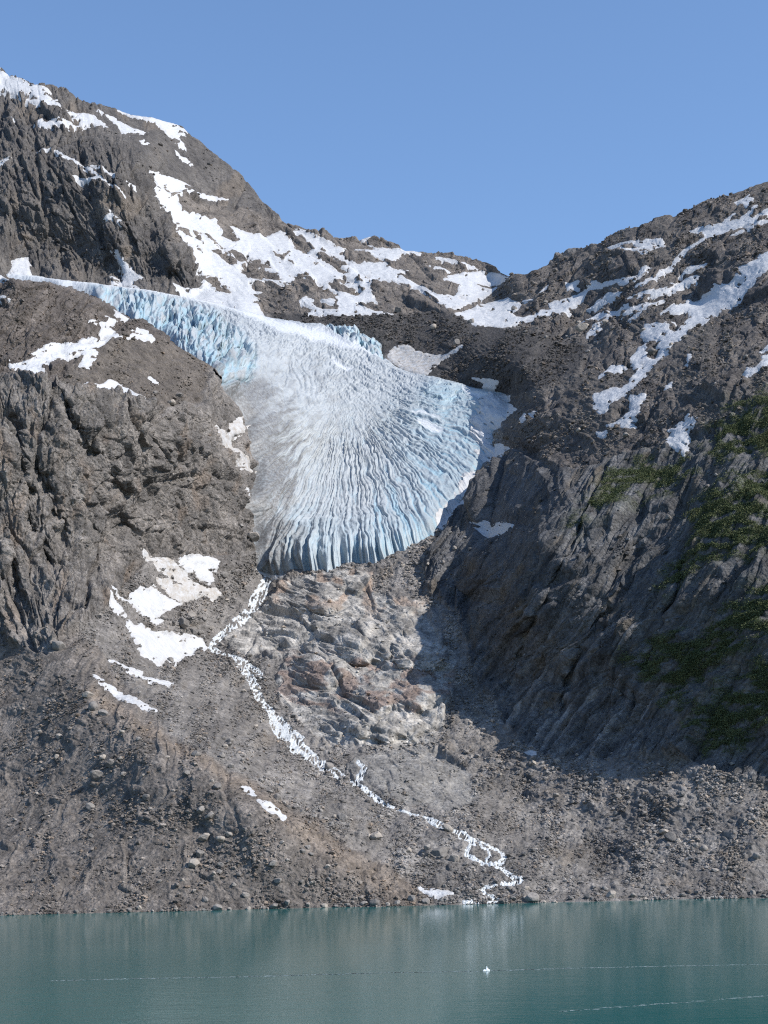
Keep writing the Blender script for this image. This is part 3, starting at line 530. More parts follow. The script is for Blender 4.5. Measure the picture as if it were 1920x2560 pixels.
COLR[:] = lerp(COLR, np.array((.25, .205, .165), np.float32), (np.exp(-(np.maximum(cd - 4, 0) / (10 + 22 * sstep(1900, 2200, py))) ** 2) * .5)[..., None])  # sunlit brightness of the crest put into the ground colour as a tan stripe

# pale ice-polished rock in the middle of the valley, ledge over ledge
m = zw['outcrop'] > 0
ro = facet(m, -80, 2.2, [(110, .14), (52, .15), (24, .11), (11, .09)], 210, crack=.09, warp=.12)
x, y = rot(px[m], py[m], -78)
ro += 7 * ridged(x / 46 + .5 * perlin(px[m] / 60, py[m] / 60, 215), y / 260, 216, 2) + 2.5 * ridged(x / 15 + .4 * perlin(px[m] / 30, py[m] / 30, 214), y / 110, 213, 2)
lay = (py[m] - .18 * px[m]) / 22 + 1.6 * fbm(px[m] / 90, py[m] / 60, 217, 3)
t = .5 + .5 * perlin(lay, px[m] / 160, 218) + .35 * fbm(px[m] / 24, py[m] / 18, 219, 3)
c = mixc((.165, .16, .152), (.43, .418, .395), t)
red = sstep(.05, .4, fbm(px[m] / 70 + 7, py[m] / 30, 220, 3) + .5 * sstep(90, 20, np.abs(py[m] - 1715)) - .25) * sstep(1620, 1660, py[m]) * sstep(1800, 1770, py[m])
c = lerp(c, np.array((.20, .145, .122), np.float32), red[:, None] * .7)
c = lerp(c, np.array((.30, .225, .175), np.float32), (sstep(.1, .5, fbm(px[m] / 60, py[m] / 45, 221, 3)) * sstep(1560, 1480, py[m]) * .8)[:, None])
put('outcrop', ro * mp[m], c)
m = zw['dome'] > 0
ro = facet(m, -60, 2.5, [(90, .12), (30, .14), (12, .16)], 230)
t = .5 + .6 * fbm(px[m] / 50, py[m] / 20, 231, 4)
put('dome', ro * mp[m], mixc((.165, .162, .158), (.25, .245, .235), t))

# gravel and gullies under snow, stream and ice lie low and even
DISP *= (1 - .72 * sstep(-6, 8, snow_sd))
DISP -= 0.9 * sstep(-3, 8, snow_sd) * np.clip(mp / .3, .5, 2)
DISP -= 1.6 * sstep(8, -6, str_sd) * (1 - .2 * perlin(px / 9, py / 9, 240))
DISP *= 1 - .6 * sstep(-30, -6, sd_gl) * sstep(800, 880, py) * sstep(1060, 1000, py)
DISP -= 12 * sstep(0, 60, sd_gl) + 3 * sstep(-6, 8, sd_gl)
shorefade = 1 - np.exp(-(sho_y[None] - py) / 14.0)
DISP = f32(DISP * (.25 + .75 * shorefade))
COLR *= np.array((.915, .892, .872), np.float32)
# vegetation ground tint
gsd = np.full(PX.shape, -60., np.float32)
for g in GREEN: gsd = np.maximum(gsd, samp(sdmap(g, 60), WX, WY))
xg, yg = rot(px, py, 70)
gveg = sstep(-45, 45, gsd) * sstep(-.5, .45, fbm(xg / 20, yg / 70, 250, 5, .62) + .006 * np.clip(gsd, -30, 20))
gveg = f32(gveg)
COLR[:] = lerp(COLR, np.array((.062, .078, .038), np.float32), gveg[..., None] * .8)

BASE = world(PX, PY, D0)
steep = np.hypot(np.gradient(D0, axis=1) / (np.gradient(ux)[None]), np.gradient(D0, axis=0) / np.minimum(np.gradient(PY, axis=0), -.5)) / MPP
DISP *= 1 / (1 + (blur(f32(np.minimum(steep, 60)), 3) / 12) ** 2)
NB = normals(BASE)
BB_ = world(PX, PY, DB)
NBB = normals(BB_)
NBB = np.stack([blur(f32(NBB[..., k]), 6) for k in range(3)], -1); NBB /= np.linalg.norm(NBB, axis=-1, keepdims=True)
NB = np.stack([blur(f32(NB[..., k]), 6) for k in range(3)], -1); NB /= np.linalg.norm(NB, axis=-1, keepdims=True)
GR = f32(BASE + NB * DISP[..., None])
# ------------------------------------------------------------------ mesh and material helpers
def tag(o, label=None, cat=None, group=None, kind=None):
    for k, v in (("label", label), ("category", cat), ("group", group), ("kind", kind)):
        if v: o[k] = v
    return o
def quad_mesh(name, V, F, mats, attrs=(), smooth=True):
    me = bpy.data.meshes.new(name)
    V = f32(V).reshape(-1, 3); F = np.ascontiguousarray(F, np.int32)
    me.vertices.add(len(V)); me.vertices.foreach_set('co', V.ravel())
    k = F.shape[1]
    me.loops.add(F.size); me.loops.foreach_set('vertex_index', F.ravel())
    me.polygons.add(len(F)); me.polygons.foreach_set('loop_start', np.arange(0, F.size, k, dtype=np.int32))
    me.polygons.foreach_set('use_smooth', np.full(len(F), smooth, bool))
    me.update(calc_edges=True)
    for an, at, arr in attrs:
        a = me.attributes.new(an, at, 'POINT')
        if at == 'FLOAT_COLOR':
            a.data.foreach_set('color', np.concatenate([f32(arr).reshape(-1, 3), np.ones((len(V), 1), np.float32)], 1).ravel())
        else: a.data.foreach_set('value', f32(arr).ravel())
    for mt in mats: me.materials.append(mt)
    return me
def link(name, me, parent=None):
    o = bpy.data.objects.new(name, me); COL.objects.link(o)
    if parent: o.parent = parent
    return o
def sub_grid(V, keep, attrs):
    "compact vertices and quads of a grid of points, keeping the cells marked"
    r, cn = V.shape[:2]
    idx = np.arange(r * cn).reshape(r, cn)
    F = np.stack([idx[:-1, :-1], idx[:-1, 1:], idx[1:, 1:], idx[1:, :-1]], -1)[keep]
    u, inv = np.unique(F, return_inverse=True)
    return V.reshape(-1, 3)[u], inv.reshape(-1, 4), [(n_, t_, a.reshape(r * cn, -1)[u]) for n_, t_, a in attrs]

class NT:
    def __init__(s, name):
        s.m = bpy.data.materials.new(name); s.m.use_nodes = True; s.t = s.m.node_tree
        s.b = s.t.nodes['Principled BSDF']; s.o = s.t.nodes['Material Output']
    def n(s, typ, **kw):
        q = s.t.nodes.new(typ)
        for k, v in kw.items(): setattr(q, k, v)
        return q
    def l(s, a, b): s.t.links.new(a, b)
    def pos(s): return s.n('ShaderNodeNewGeometry').outputs['Position']
    def noise(s, scale, detail=4, rough=.6, vec=None, stretch=None):
        q = s.n('ShaderNodeTexNoise'); q.inputs['Scale'].default_value = scale; q.inputs['Detail'].default_value = detail; q.inputs['Roughness'].default_value = rough
        v = vec or s.pos()
        if stretch:
            mp_ = s.n('ShaderNodeMapping'); mp_.inputs['Scale'].default_value = stretch; s.l(v, mp_.inputs['Vector']); v = mp_.outputs[0]
        s.l(v, q.inputs['Vector']); return q.outputs['Fac']
    def ramp(s, f, a, b, lo=0., hi=1.):
        q = s.n('ShaderNodeMapRange'); q.inputs[1].default_value = lo; q.inputs[2].default_value = hi; q.inputs[3].default_value = a; q.inputs[4].default_value = b
        s.l(f, q.inputs[0]); return q.outputs[0]
    def math(s, op, a, b):
        q = s.n('ShaderNodeMath', operation=op)
        for k, v in ((0, a), (1, b)):
            if isinstance(v, (int, float)): q.inputs[k].default_value = v
            else: s.l(v, q.inputs[k])
        return q.outputs[0]
    def mix(s, f, a, b, mode='MIX'):
        q = s.n('ShaderNodeMix', data_type='RGBA', blend_type=mode)
        for k, v in ((0, f), (6, a), (7, b)):
            if isinstance(v, (int, float)): q.inputs[k].default_value = v
            elif isinstance(v, tuple): q.inputs[k].default_value = v + (1,)
            else: s.l(v, q.inputs[k])
        return q.outputs[2]
    def attr(s, name): return s.n('ShaderNodeAttribute', attribute_name=name)
    def bump(s, h, dist, strength=1.):
        q = s.n('ShaderNodeBump'); q.inputs['Distance'].default_value = dist; q.inputs['Strength'].default_value = strength
        s.l(h, q.inputs['Height']); s.l(q.outputs[0], s.b.inputs['Normal'])
    def done(s, col=None, rough=.9, spec=.2):
        if col is not None:
            if isinstance(col, tuple): s.b.inputs['Base Color'].default_value = col + (1,)
            else: s.l(col, s.b.inputs['Base Color'])
        if isinstance(rough, (int, float)): s.b.inputs['Roughness'].default_value = rough
        else: s.l(rough, s.b.inputs['Roughness'])
        s.b.inputs['Specular IOR Level'].default_value = spec
        return s.m

def ground_material(name, bumpd):
    q = NT(name)
    c = q.attr('ground').outputs['Color']
    f = q.math('MULTIPLY', q.ramp(q.noise(.09, 6, .65), .55, 1.45, .25, .75), q.ramp(q.noise(.55, 5, .7), .6, 1.4, .25, .75))
    v = q.n('ShaderNodeTexVoronoi'); v.inputs['Scale'].default_value = .5; q.l(q.pos(), v.inputs['Vector'])
    g = q.n('ShaderNodeSeparateColor'); q.l(v.outputs['Color'], g.inputs[0])
    f = q.math('MULTIPLY', f, q.ramp(g.outputs[0], .8, 1.22))
    cc = q.mix(1., c, f, 'MULTIPLY')
    h = q.math('ADD', q.noise(.35, 6, .7), q.math('MULTIPLY', v.outputs['Distance'], -.35))
    q.bump(h, bumpd * 1.5)
    return q.done(cc, .92, .15)
M_ROCK = ground_material('jointed_rock', 2.2)
M_SLAB = ground_material('polished_rock', .9)
M_SCREE = ground_material('loose_scree', 1.5)

def snow_material():
    q = NT('old_snow')
    d = q.attr('dirt').outputs['Fac']
    n = q.noise(.12, 5, .6)
    base = q.mix(q.ramp(n, 0, 1, .3, .7), (.41, .422, .44), (.50, .508, .52))
    k = q.math('MULTIPLY', d, q.ramp(q.noise(.22, 6, .7, None, (1, .4, 1)), 0, 1, .3, .62))
    col = q.mix(k, base, (.33, .30, .265))
    q.bump(q.math('ADD', q.noise(.35, 4, .6), q.math('MULTIPLY', q.noise(.08, 3, .5), 2.5)), .9)
    return q.done(col, .6, .3)
M_SNOW = snow_material()
def ice_material():
    q = NT('glacier_ice')
    blue = q.attr('blue').outputs['Fac']; dirt = q.attr('dirt').outputs['Fac']; wht = q.attr('firn').outputs['Fac']
    n = q.noise(.06, 6, .65)
    base = q.mix(q.ramp(n, 0, 1, .3, .7), (.30, .312, .318), (.395, .404, .408))
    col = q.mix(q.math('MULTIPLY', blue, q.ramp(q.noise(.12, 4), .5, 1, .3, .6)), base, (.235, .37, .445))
    col = q.mix(wht, col, (.56, .575, .59))
    col = q.mix(q.math('MULTIPLY', dirt, q.ramp(q.noise(.3, 6, .75), .35, 1, .3, .6)), col, (.125, .12, .115))
    q.bump(q.noise(.3, 5, .65), 1.0)
    return q.done(col, .45, .35)
M_ICE = ice_material()

# ------------------------------------------------------------------ the ground, cut into its landforms
top = [GR[-1] + np.stack([np.zeros(NC), np.full(NC, 28. * k), np.full(NC, -2.2 * k * k + 3.0 * k)], -1) * (1 if k else 1) for k in range(1, 9)]
bot = [GR[0] + np.stack([np.zeros(NC), np.full(NC, -5. * k), np.full(NC, -3. * k)], -1) for k in range(5, 0, -1)]
FULL = f32(np.concatenate([np.stack(bot), GR, np.stack(top)], 0))
pad = lambda a: np.concatenate([np.repeat(a[:1], 5, 0), a, np.repeat(a[-1:], 8, 0)], 0)
CF = pad(COLR); ZF = pad(ZID)[:-1, :-1]
LAND = [('scree', 'grey boulder scree covering the valley floor and the shore slope', 'scree', M_SCREE),
 ('hillside', 'dark slope of ledges, scree and snow streaks rising to the right skyline', 'hillside', M_ROCK),
 ('rock_wall', 'shadowed rock wall of sweeping slabs with green ledges', 'rock wall', M_ROCK),
 ('ridge', 'low brown far ridge of slabs under the skyline behind the glacier', 'ridge', M_ROCK),
 ('dark_moraine', 'dark sharp crested debris bank bordering the glacier top', 'moraine', M_SCREE),
 ('mountain', 'highest dark rocky peak with a steep rounded buttress', 'mountain', M_ROCK),
 ('knoll', 'brown rock knoll with a debris cone left of the icefall', 'knoll', M_ROCK),
 ('cliff', 'tall grey ribbed cliff beside the glacier tongue', 'cliff', M_ROCK),
 ('moraine', 'brown gullied moraine bank running down into the lake', 'moraine', M_SCREE),
 ('outcrop', 'pale and rusty layered rock outcrop below the glacier snout', 'outcrop', M_SLAB),
 ('rock_dome', 'low smooth grey rock dome amid the valley scree', 'rock dome', M_SLAB)]
for k, (nm, lab, cat, mt) in enumerate(LAND):
    V, F, at = sub_grid(FULL, ZF == k, [('ground', 'FLOAT_COLOR', CF)])
    if len(F): tag(link(nm, quad_mesh(nm, V, F, [mt], at)), lab, cat, None, 'structure')

# ------------------------------------------------------------------ the glacier
gm = sd_gl > -16
r0, r1 = np.nonzero(gm.any(1))[0][[0, -1]]; c0, c1 = np.nonzero(gm.any(0))[0][[0, -1]]
wg = (slice(r0, r1 + 1), slice(c0, c1 + 1))
X, Y, s, mp = PX[wg], PY[wg], sd_gl[wg], DB[wg] / FPX
Xw = X + 7 * perlin(X / 40, Y / 40, 300) + 3 * perlin(X / 13, Y / 13, 301); Yw = Y + 7 * perlin(X / 40, Y / 40, 302) + 3 * perlin(X / 13, Y / 13, 303)
fall = np.maximum(sstep(-10, 14, samp(sdmap(ICEFALL, 60), Xw, Yw)), sstep(-8, 10, samp(sdmap(ICEFALL2, 60), Xw, Yw)))
# lower tongue: furrows fan out from a point up the ice
th = np.arctan2(Xw - 860, (Yw - 1010)); r = np.hypot(Xw - 860, Yw - 1010)
f1 = np.abs(perlin(th * 14, r / 210, 310)); f2 = np.abs(perlin(th * 29, r / 130, 311)); f3 = np.abs(perlin(th * 58, r / 70, 312))
lo = sstep(150, 330, r); mid = sstep(60, 150, r)
fan = 13 * np.minimum(f1, .5) * lo * (.4 + 1.3 * sstep(230, 400, r)) * (.6 + .5 * perlin(Xw / 60, Yw / 30, 313)) + 13 * np.minimum(f2, .5) * (mid - .35 * lo) + 7 * np.minimum(f3, .5) * (1 - .75 * lo)
fan *= 1.05
fan += 2.6 * perlin(Xw / 11, Yw / 8, 314)
# upper sheet: flow lines from the icefall, crossed by fine wrinkles
th2 = np.arctan2(Yw - 690, Xw - 430); r2 = np.hypot(Xw - 430, Yw - 690)
u1 = np.abs(perlin(th2 * 22, r2 / 160, 320)); u2 = np.abs(perlin(th2 * 48, r2 / 90, 321)); u3 = np.abs(perlin(th2 * 30 + r2 / 30, r2 / 14, 322))
flow = 1.5 * np.minimum(np.abs(perlin(Xw / 9, Yw / 7, 325)), .4) * 5 + 9 * np.minimum(u1, .45) + 8 * np.minimum(u2, .45) + 5 * np.minimum(u3, .4)
arc = np.abs(perlin(np.hypot(Xw - 1010, (Yw - 860) * .9) / 13, np.arctan2(Yw - 860, Xw - 1010) * 6, 323))
la = sstep(830, 730, Xw) * sstep(900, 950, Yw) * sstep(1190, 1120, Yw)
flow = lerp(flow, 11 * np.minimum(arc, .45) + 5 * np.minimum(u3, .4), la)
wf = sstep(985, 1110, Yw + (Xw - 860) * .15)
h = lerp(flow, fan, wf)
# seracs
x, y = rot(Xw, Yw, -24)
e1, g1, _ = cells(x / 36 + .3 * perlin(x / 30, y / 30, 334), y / 40, 330); e2, g2, _ = cells(x / 16 + .3 * perlin(x / 20, y / 20, 333), y / 19, 331); e3, g3, _ = cells(x / 8, y / 10, 332)
ser = 34 * .42 * e1 - 11 * np.clip(1 - g1 / .22, 0, 1) + 16 * .8 * e2 - 7 * np.clip(1 - g2 / .26, 0, 1) + 8 * .7 * e3
# blue steps at the right edge of the ice
stp = sstep(60, 10, np.hypot((X - 1120) / 1.5, (Y - 1000) * 1.0)); 
ser2 = 14 * .8 * cells(Xw / 22, Yw / 9, 340)[0]
h = lerp(h, h * .4 + ser2, stp * .9)
top_ = sstep(760, 700, Y - (X - 300) * .1) * 0
firn_poly = [(430,745),(560,772),(700,812),(800,842),(900,888),(945,908),(880,895),(780,872),(700,850),(640,820),(600,800),(480,765)]
firn = sstep(-14, 12, samp(sdmap(firn_poly, 60), Xw, Yw))
for q in ([(1048,1080),(1070,1080),(1112,1103),(1096,1110),(1070,1100)], [(1036,1058),(1066,1058),(1096,1066)], [(1160,990),(1190,995),(1230,1015),(1200,1012)], [(830,925),(850,935),(880,952),(870,955),(840,942)]):
    firn = np.maximum(firn, sstep(-8, 4, samp(sdmap(q, 40), Xw, Yw)))
strip = sstep(22, 6, samp(seg_dist(GXX, GYY, [(20,684),(75,690),(151,700),(271,715),(362,727),(497,752),(600,780)], False), X, Y))
firn = np.maximum(firn, strip * .75)
h = lerp(h, ser, fall * (1 - strip)); h = h * (1 - .8 * firn)
snout = sstep(1280, 1400, Y) * sstep(640, 700, X)
s = s + snout * (18 * (np.minimum(f1, .5) - .22) + 10 * (np.minimum(f2, .5) - .2)) * sstep(60, 10, s)
edge = 1 - np.exp(-np.maximum(s, 0) / (26 - 4 * snout))
thick = np.where(s > 0, (4 + 3 * snout) * edge * 2 + np.minimum(s, 10) * .35, s * .45) - 1.0
off = thick + (h * mp * (.85 + .15 * fall + .25 * snout)) * (.35 + .65 * np.maximum(edge, snout * sstep(-4, 8, s)))
thick_lo = f32(np.where(s > -6, off, -99))
GL = BB_[wg] + NBB[wg] * f32(off)[..., None]
lm = [(540,915),(568,977),(600,1015),(618,1060),(628,1110),(640,1191),(632,1245),(640,1345),(645,1423),(700,1436)]
ld = samp(seg_dist(GXX, GYY, lm, False), X, Y)
rag = fbm(th * 12, r / 60, 350, 4); rag2 = fbm(Xw / 30, Yw / 22, 351, 4)
dirt = sstep(95, 0, ld - 45 * rag - 20) * sstep(930, 980, Y) * .95 + .55 * sstep(230, 30, ld) * np.clip(.45 + .9 * rag, 0, 1) * sstep(1040, 1140, Y)
dirt *= 1 - .5 * snout * sstep(690, 740, X)
dirt += .40 * sstep(0.0, .5, fbm(Xw / 26, Yw / 20, 352, 4)) * sstep(560, 620, X) * sstep(900, 800, X) * sstep(860, 940, Y) * sstep(1200, 1100, Y)
dirt += .8 * sstep(.05, .45, fbm(x / 26, y / 40, 353, 4) + .4 * sstep(60, 10, np.hypot(X - 560, (Y - 930) * .8)) - .1) * sstep(60, 8, ld) * sstep(880, 900, Y)
dirt += .35 * np.clip(1 - s / 22, 0, 1) * np.clip(.5 + rag2, 0, 1) * sstep(1000, 1050, X)
dirt += .5 * sstep(.1, .5, rag2) * sstep(40, 10, np.hypot((X - 945) / .6, Y - 880))
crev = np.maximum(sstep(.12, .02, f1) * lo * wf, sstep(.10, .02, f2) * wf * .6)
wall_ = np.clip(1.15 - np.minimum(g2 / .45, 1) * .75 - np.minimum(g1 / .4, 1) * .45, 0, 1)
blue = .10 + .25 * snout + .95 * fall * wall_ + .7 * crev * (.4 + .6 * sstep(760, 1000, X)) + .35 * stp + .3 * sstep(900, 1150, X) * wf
keep = ((s[:-1, :-1] > -14) & (s[1:, 1:] > -14))
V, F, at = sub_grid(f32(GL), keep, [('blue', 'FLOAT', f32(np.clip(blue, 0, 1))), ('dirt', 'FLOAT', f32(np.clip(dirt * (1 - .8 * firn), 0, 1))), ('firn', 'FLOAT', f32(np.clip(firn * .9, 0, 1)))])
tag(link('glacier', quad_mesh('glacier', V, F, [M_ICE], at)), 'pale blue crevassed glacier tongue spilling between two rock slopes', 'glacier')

# ------------------------------------------------------------------ snow patches
LOW = blur(DISP, 4)
DIRTY = ('dirty', 'grey')
for lab, wnd, s in SNOWF:
    X, Y, mp = PX[wnd], PY[wnd], MPP[wnd]
    on_ice = 'glacier margin' in lab or 'cleft between' in lab
    lim = .55 + .4 * perlin(X / 50, Y / 40, 70) + .25 * perlin(X / 14, Y / 14, 71)
    off = np.where(s > 0, np.minimum(s * mp * .22, lim), s * mp * .45)
    basez = .6 * LOW[wnd] + .4 * DISP[wnd] + .45
    if on_ice:
        full_ice = np.full(PX.shape, -99., np.float32); full_ice[wg] = thick_lo
        basez = np.maximum(basez, full_ice[wnd] + .8)
    S = BASE[wnd] + NB[wnd] * f32(basez + off)[..., None]
    keep = (s[:-1, :-1] > -5) & (s[1:, 1:] > -5)
    if not keep.any(): continue
    dv = .12 + (.85 if any(k in lab for k in DIRTY) else 0) + .35 * sstep(6, 0, s)
    V, F, at = sub_grid(f32(S), keep, [('dirt', 'FLOAT', f32(np.clip(dv, 0, 1)) * np.ones_like(X))])
    tag(link('snow_patch', quad_mesh('snow_patch', V, F, [M_SNOW], at)), lab, 'snow patch', 'snow patches left on the slopes')
# ------------------------------------------------------------------ the meltwater stream
sm_ = str_sd < 7
r0, r1 = np.nonzero(sm_.any(1))[0][[0, -1]]; c0, c1 = np.nonzero(sm_.any(0))[0][[0, -1]]
wnd = (slice(r0, r1 + 1), slice(c0, c1 + 1))
X, Y, s, mp = PX[wnd], PY[wnd], str_sd[wnd], MPP[wnd]
LW = blur(DISP, 3)[wnd]
s = s + 1.6 + 12 * sstep(.13, .36, np.abs(perlin(X / 8 + Y / 30, Y / 14, 403)) + .2 * perlin(X / 5, Y / 5, 404)) * sstep(-1., -6., s) + 2.0 * perlin(X / 6, Y / 5, 405)
off = np.where(s < 0, np.minimum(-s * mp * .4, .2), -s * mp * .7) + .30 + mp * (.9 * perlin(X / 6, Y / 5, 401) + 1.0 * perlin(X / 12, Y / 9, 402))
S = BASE[wnd] + NB[wnd] * f32(LW + off)[..., None]
S[..., 2] = np.maximum(S[..., 2], .03)
keep = (s[:-1, :-1] < 6) & (s[1:, 1:] < 6)
q = NT('white_water')
n = q.noise(.8, 5, .7)
wcol = q.mix(q.ramp(n, 0, 1, .34, .5), (.20, .22, .225), (.56, .58, .585)); q.bump(q.noise(1.2, 4), .5)
M_FOAM = q.done(wcol, .35, .4)
V, F, at = sub_grid(f32(S), keep, [])
tag(link('stream', quad_mesh('stream', V, F, [M_FOAM], at)), 'white meltwater stream tumbling over boulders from glacier snout to lake', 'stream', None, 'structure')

# ------------------------------------------------------------------ boulders
def grid_at(x, y):
    i = int(np.clip(np.searchsorted(ux, x), 1, NC - 1)); j = int(np.argmin(np.abs(PY[:, i] - y)))
    return j, i
import bmesh
q = NT('boulder_rock')
oi = q.n('ShaderNodeObjectInfo')
bc = q.mix(q.ramp(q.noise(.5, 6, .7), 0, 1, .3, .7), (.145, .135, .128), (.27, .25, .23))
bc = q.mix(q.ramp(oi.outputs['Random'], 0, .55, .55, 1.), bc, (.30, .255, .205))
bc = q.mix(1., bc, q.ramp(oi.outputs['Random'], .72, 1.3), 'MULTIPLY')
q.bump(q.noise(.9, 5, .7), .5)
M_BOULDER = q.done(bc, .9, .2)
ROCKS = []
for k in range(9):
    bm = bmesh.new(); bmesh.ops.create_icosphere(bm, subdivisions=4, radius=1)
    rr = np.random.default_rng(100 + k)
    pl = rr.normal(size=(11, 3)); pl /= np.linalg.norm(pl, axis=1)[:, None]; hgt = rr.uniform(.58, .9, 11)
    co = np.array([v.co for v in bm.verts])
    for p_, h_ in zip(pl, hgt):
        dd = co @ p_ - h_; co -= np.where(dd > 0, dd, 0)[:, None] * p_ * .94
    co *= np.array([1., rr.uniform(.7, .95), rr.uniform(.62, .9)])
    co += .05 * np.stack([perlin(co[:, a] * 2.2 + k, co[:, (a + 1) % 3] * 2.2, 500 + a) for a in range(3)], 1)
    for v, c_ in zip(bm.verts, co): v.co = c_
    me = bpy.data.meshes.new('boulder'); bm.to_mesh(me); bm.free(); me.materials.append(M_BOULDER)
    for p_ in me.polygons: p_.use_smooth = k % 2 == 0
    ROCKS.append(me)
NBOULDER = 0
def boulder(x, y, wpx, label, group, sink=.3, tilt=None):
    global NBOULDER
    j, i = grid_at(x, y)
    rad = max(wpx * MPP[j, i] / 2, .35)
    o = bpy.data.objects.new('boulder', ROCKS[NBOULDER % len(ROCKS)]); COL.objects.link(o)
    p_ = GR[j, i] + NB[j, i] * rad * (.75 - sink) * .55
    if p_[2] < .1: p_[2] = rad * .15
    o.location = p_.tolist(); o.rotation_euler = (random.uniform(-.5, .5), random.uniform(-.5, .5), random.uniform(0, 6.28))
    o.scale = (rad, rad, rad * random.uniform(.85, 1.15))
    tag(o, label, 'boulder', group); NBOULDER += 1
GB, HB, EB, CB, BB = (0, 1800, Z1), (960, 1850, Z1), (0, 1250, Z1), (0, 650, Z1), (960, 400, Z1)
SOLO = [(GB, 425, 240, 78, 'largest angular boulder on the moraine bank, throwing a long shadow'), (GB, 483, 190, 58, 'flat topped boulder just above the largest boulder on the moraine bank'),
 (GB, 885, 510, 62, 'left boulder of the close pair halfway down the moraine bank'), (GB, 958, 520, 50, 'right boulder of the close pair halfway down the moraine bank'),
 (GB, 870, 393, 46, 'upper left of two boulders below the moraine crest snow dashes'), (GB, 910, 420, 48, 'lower right of two boulders below the moraine crest snow dashes'),
 (GB, 937, 294, 46, 'lone pale slab just under the moraine crest'), (GB, 835, 628, 66, 'wide brown boulder near the rubble at the moraine foot'),
 (GB, 1182, 630, 50, 'brown block on the right part of the moraine foot'), (GB, 388, 380, 52, 'half buried boulder left of centre on the moraine bank'),
 (GB, 952, 165, 44, 'upright double stone on the stream side of the moraine crest'), (GB, 1468, 450, 52, 'squared block ending the row of stones behind the moraine crest'),
 (GB, 1620, 515, 62, 'big rounded grey boulder low on the stream side of the moraine'), (GB, 1422, 200, 58, 'brown boulder standing in the bend of the stream'),
 (HB, 272, 397, 58, 'dark boulder splitting the stream in its lower course'), (HB, 238, 502, 80, 'long brown boulder beside the lower stream'),
 (HB, 302, 525, 56, 'tan boulder touching the long brown boulder beside the stream'), (HB, 1012, 248, 42, 'palest boulder on the grey scree slope'),
 (HB, 1240, 430, 62, 'broad boulder on top of the stone heap on the right scree'), (HB, 1025, 520, 34, 'lone tan block on smooth gravel above the right shore'),
 (HB, 980, 686, 52, 'pale rounded boulder at the waterline right of the stream mouth'), (HB, 637, 693, 62, 'low wide boulder at the waterline by the stream mouth'),
 (EB, 960, 325, 40, 'pale round boulder beside the snow lobe under the glacier'), (EB, 1066, 172, 66, 'big tan rock squeezed against the dirty left glacier edge'),
 (EB, 258, 640, 72, 'dark block at the head of the moraine below the cliff'), (EB, 405, 902, 62, 'dark angular block on the upper moraine below the slim snow streak'),
 (EB, 380, 852, 56, 'dark slab behind the angular block on the upper moraine'), (EB, 445, 920, 46, 'small dark block right of the angular block on the upper moraine'),
 (EB, 815, 505, 66, 'pointed tan rock between two snow lobes and the stream'), (EB, 770, 545, 74, 'rounded tan rock in front of the pointed rock near the snow bank'),
 (CB, 735, 622, 38, 'square dark block on the brown cliff edge below the debris cone'), (CB, 663, 580, 28, 'smaller dark block up left of the square cliff edge block'),
 (CB, 768, 590, 36, 'dark block to the upper right of the square cliff edge block'), (BB, 376, 706, 34, 'boulder perched on the dark moraine crest against snow'),
 (BB, 215, 725, 40, 'round brown boulder on the dark moraine slope'), (BB, 60, 657, 44, 'boulder on the flat part of the dark moraine crest'),
 (BB, 1160, 828, 62, 'tan rock island in the middle of the snow couloir'), (BB, 915, 790, 34, 'dark block beside the branching snow streak'), (BB, 862, 742, 66, 'big dark block among the branching snow streak')]
for og, x, y, w_, lab in SOLO: boulder(og[0] + x / og[2], og[1] + y / og[2], w_ / og[2] * 1.02, lab, None, .25)
GROUPS = {
 'bank': ('grey boulder of modest size scattered on the brown moraine bank', 'boulders scattered on the moraine bank'),
 'row': ('brown boulder in the long row behind the moraine crest', 'row of boulders behind the moraine crest'),
 'shore': ('wet boulder lying along the lake waterline', 'boulders along the waterline'),
 'right': ('pale boulder strewn on the grey scree right of the stream', 'boulders strewn on the right scree'),
 'upper': ('dark boulder in the rubble between snow banks and upper stream', 'boulders beside the upper stream'),
 'hill': ('dark block lying on the right hillside under the skyline', 'blocks lying on the right hillside'),
 'front': ('grey boulder in the rubble field just below the glacier snout', 'boulders below the glacier snout')}
def many(key, og, lst):
    for x, y, w_ in lst: boulder(og[0] + x / og[2], og[1] + y / og[2], w_ / og[2], *GROUPS[key])
many('bank', GB, [(520,165,30),(175,208,35),(445,160,35),(240,155,30),(250,70,40),(625,247,24),(635,335,45),(395,508,32),(808,238,42),(845,165,45),(915,272,26),(985,495,36),(865,580,45),(955,630,35),(950,660,35),(1200,700,40),(885,780,38),(720,160,30),(530,235,32),(650,385,26),(1215,540,26),(1330,548,28),(1305,565,30),(1410,640,30),(1060,480,30),(1010,715,30),(925,680,30),(530,60,30),(600,80,35),(1345,575,26),(985,100,40),(970,120,30),(65,430,26),(160,320,18),(320,570,22),(460,300,20),(745,300,18),(700,430,20),(560,510,18),(760,480,18),(1080,420,22),(1130,590,26),(1240,610,22),(790,700,26),(840,745,30),(1060,760,34),(1300,700,24),(1420,690,24),(130,470,16),(95,620,22),(230,680,22),(620,650,22),(690,700,26),(345,475,20),(215,420,16)])
many('row', GB, [(995,208,40),(1160,320,30),(1190,335,42),(1225,360,28),(1245,378,30),(1275,383,38),(1300,400,32),(1325,388,30),(1350,425,30),(1375,415,28),(1400,440,32),(1425,462,30),(1440,430,28),(1500,470,30),(1550,490,26),(1590,510,30),(1490,270,42),(1270,360,24),(1335,445,20),(1460,495,22)])
many('row', HB, [(185,490,38),(60,475,36),(25,455,46),(100,490,42),(140,505,26),(350,540,30),(380,548,24)])
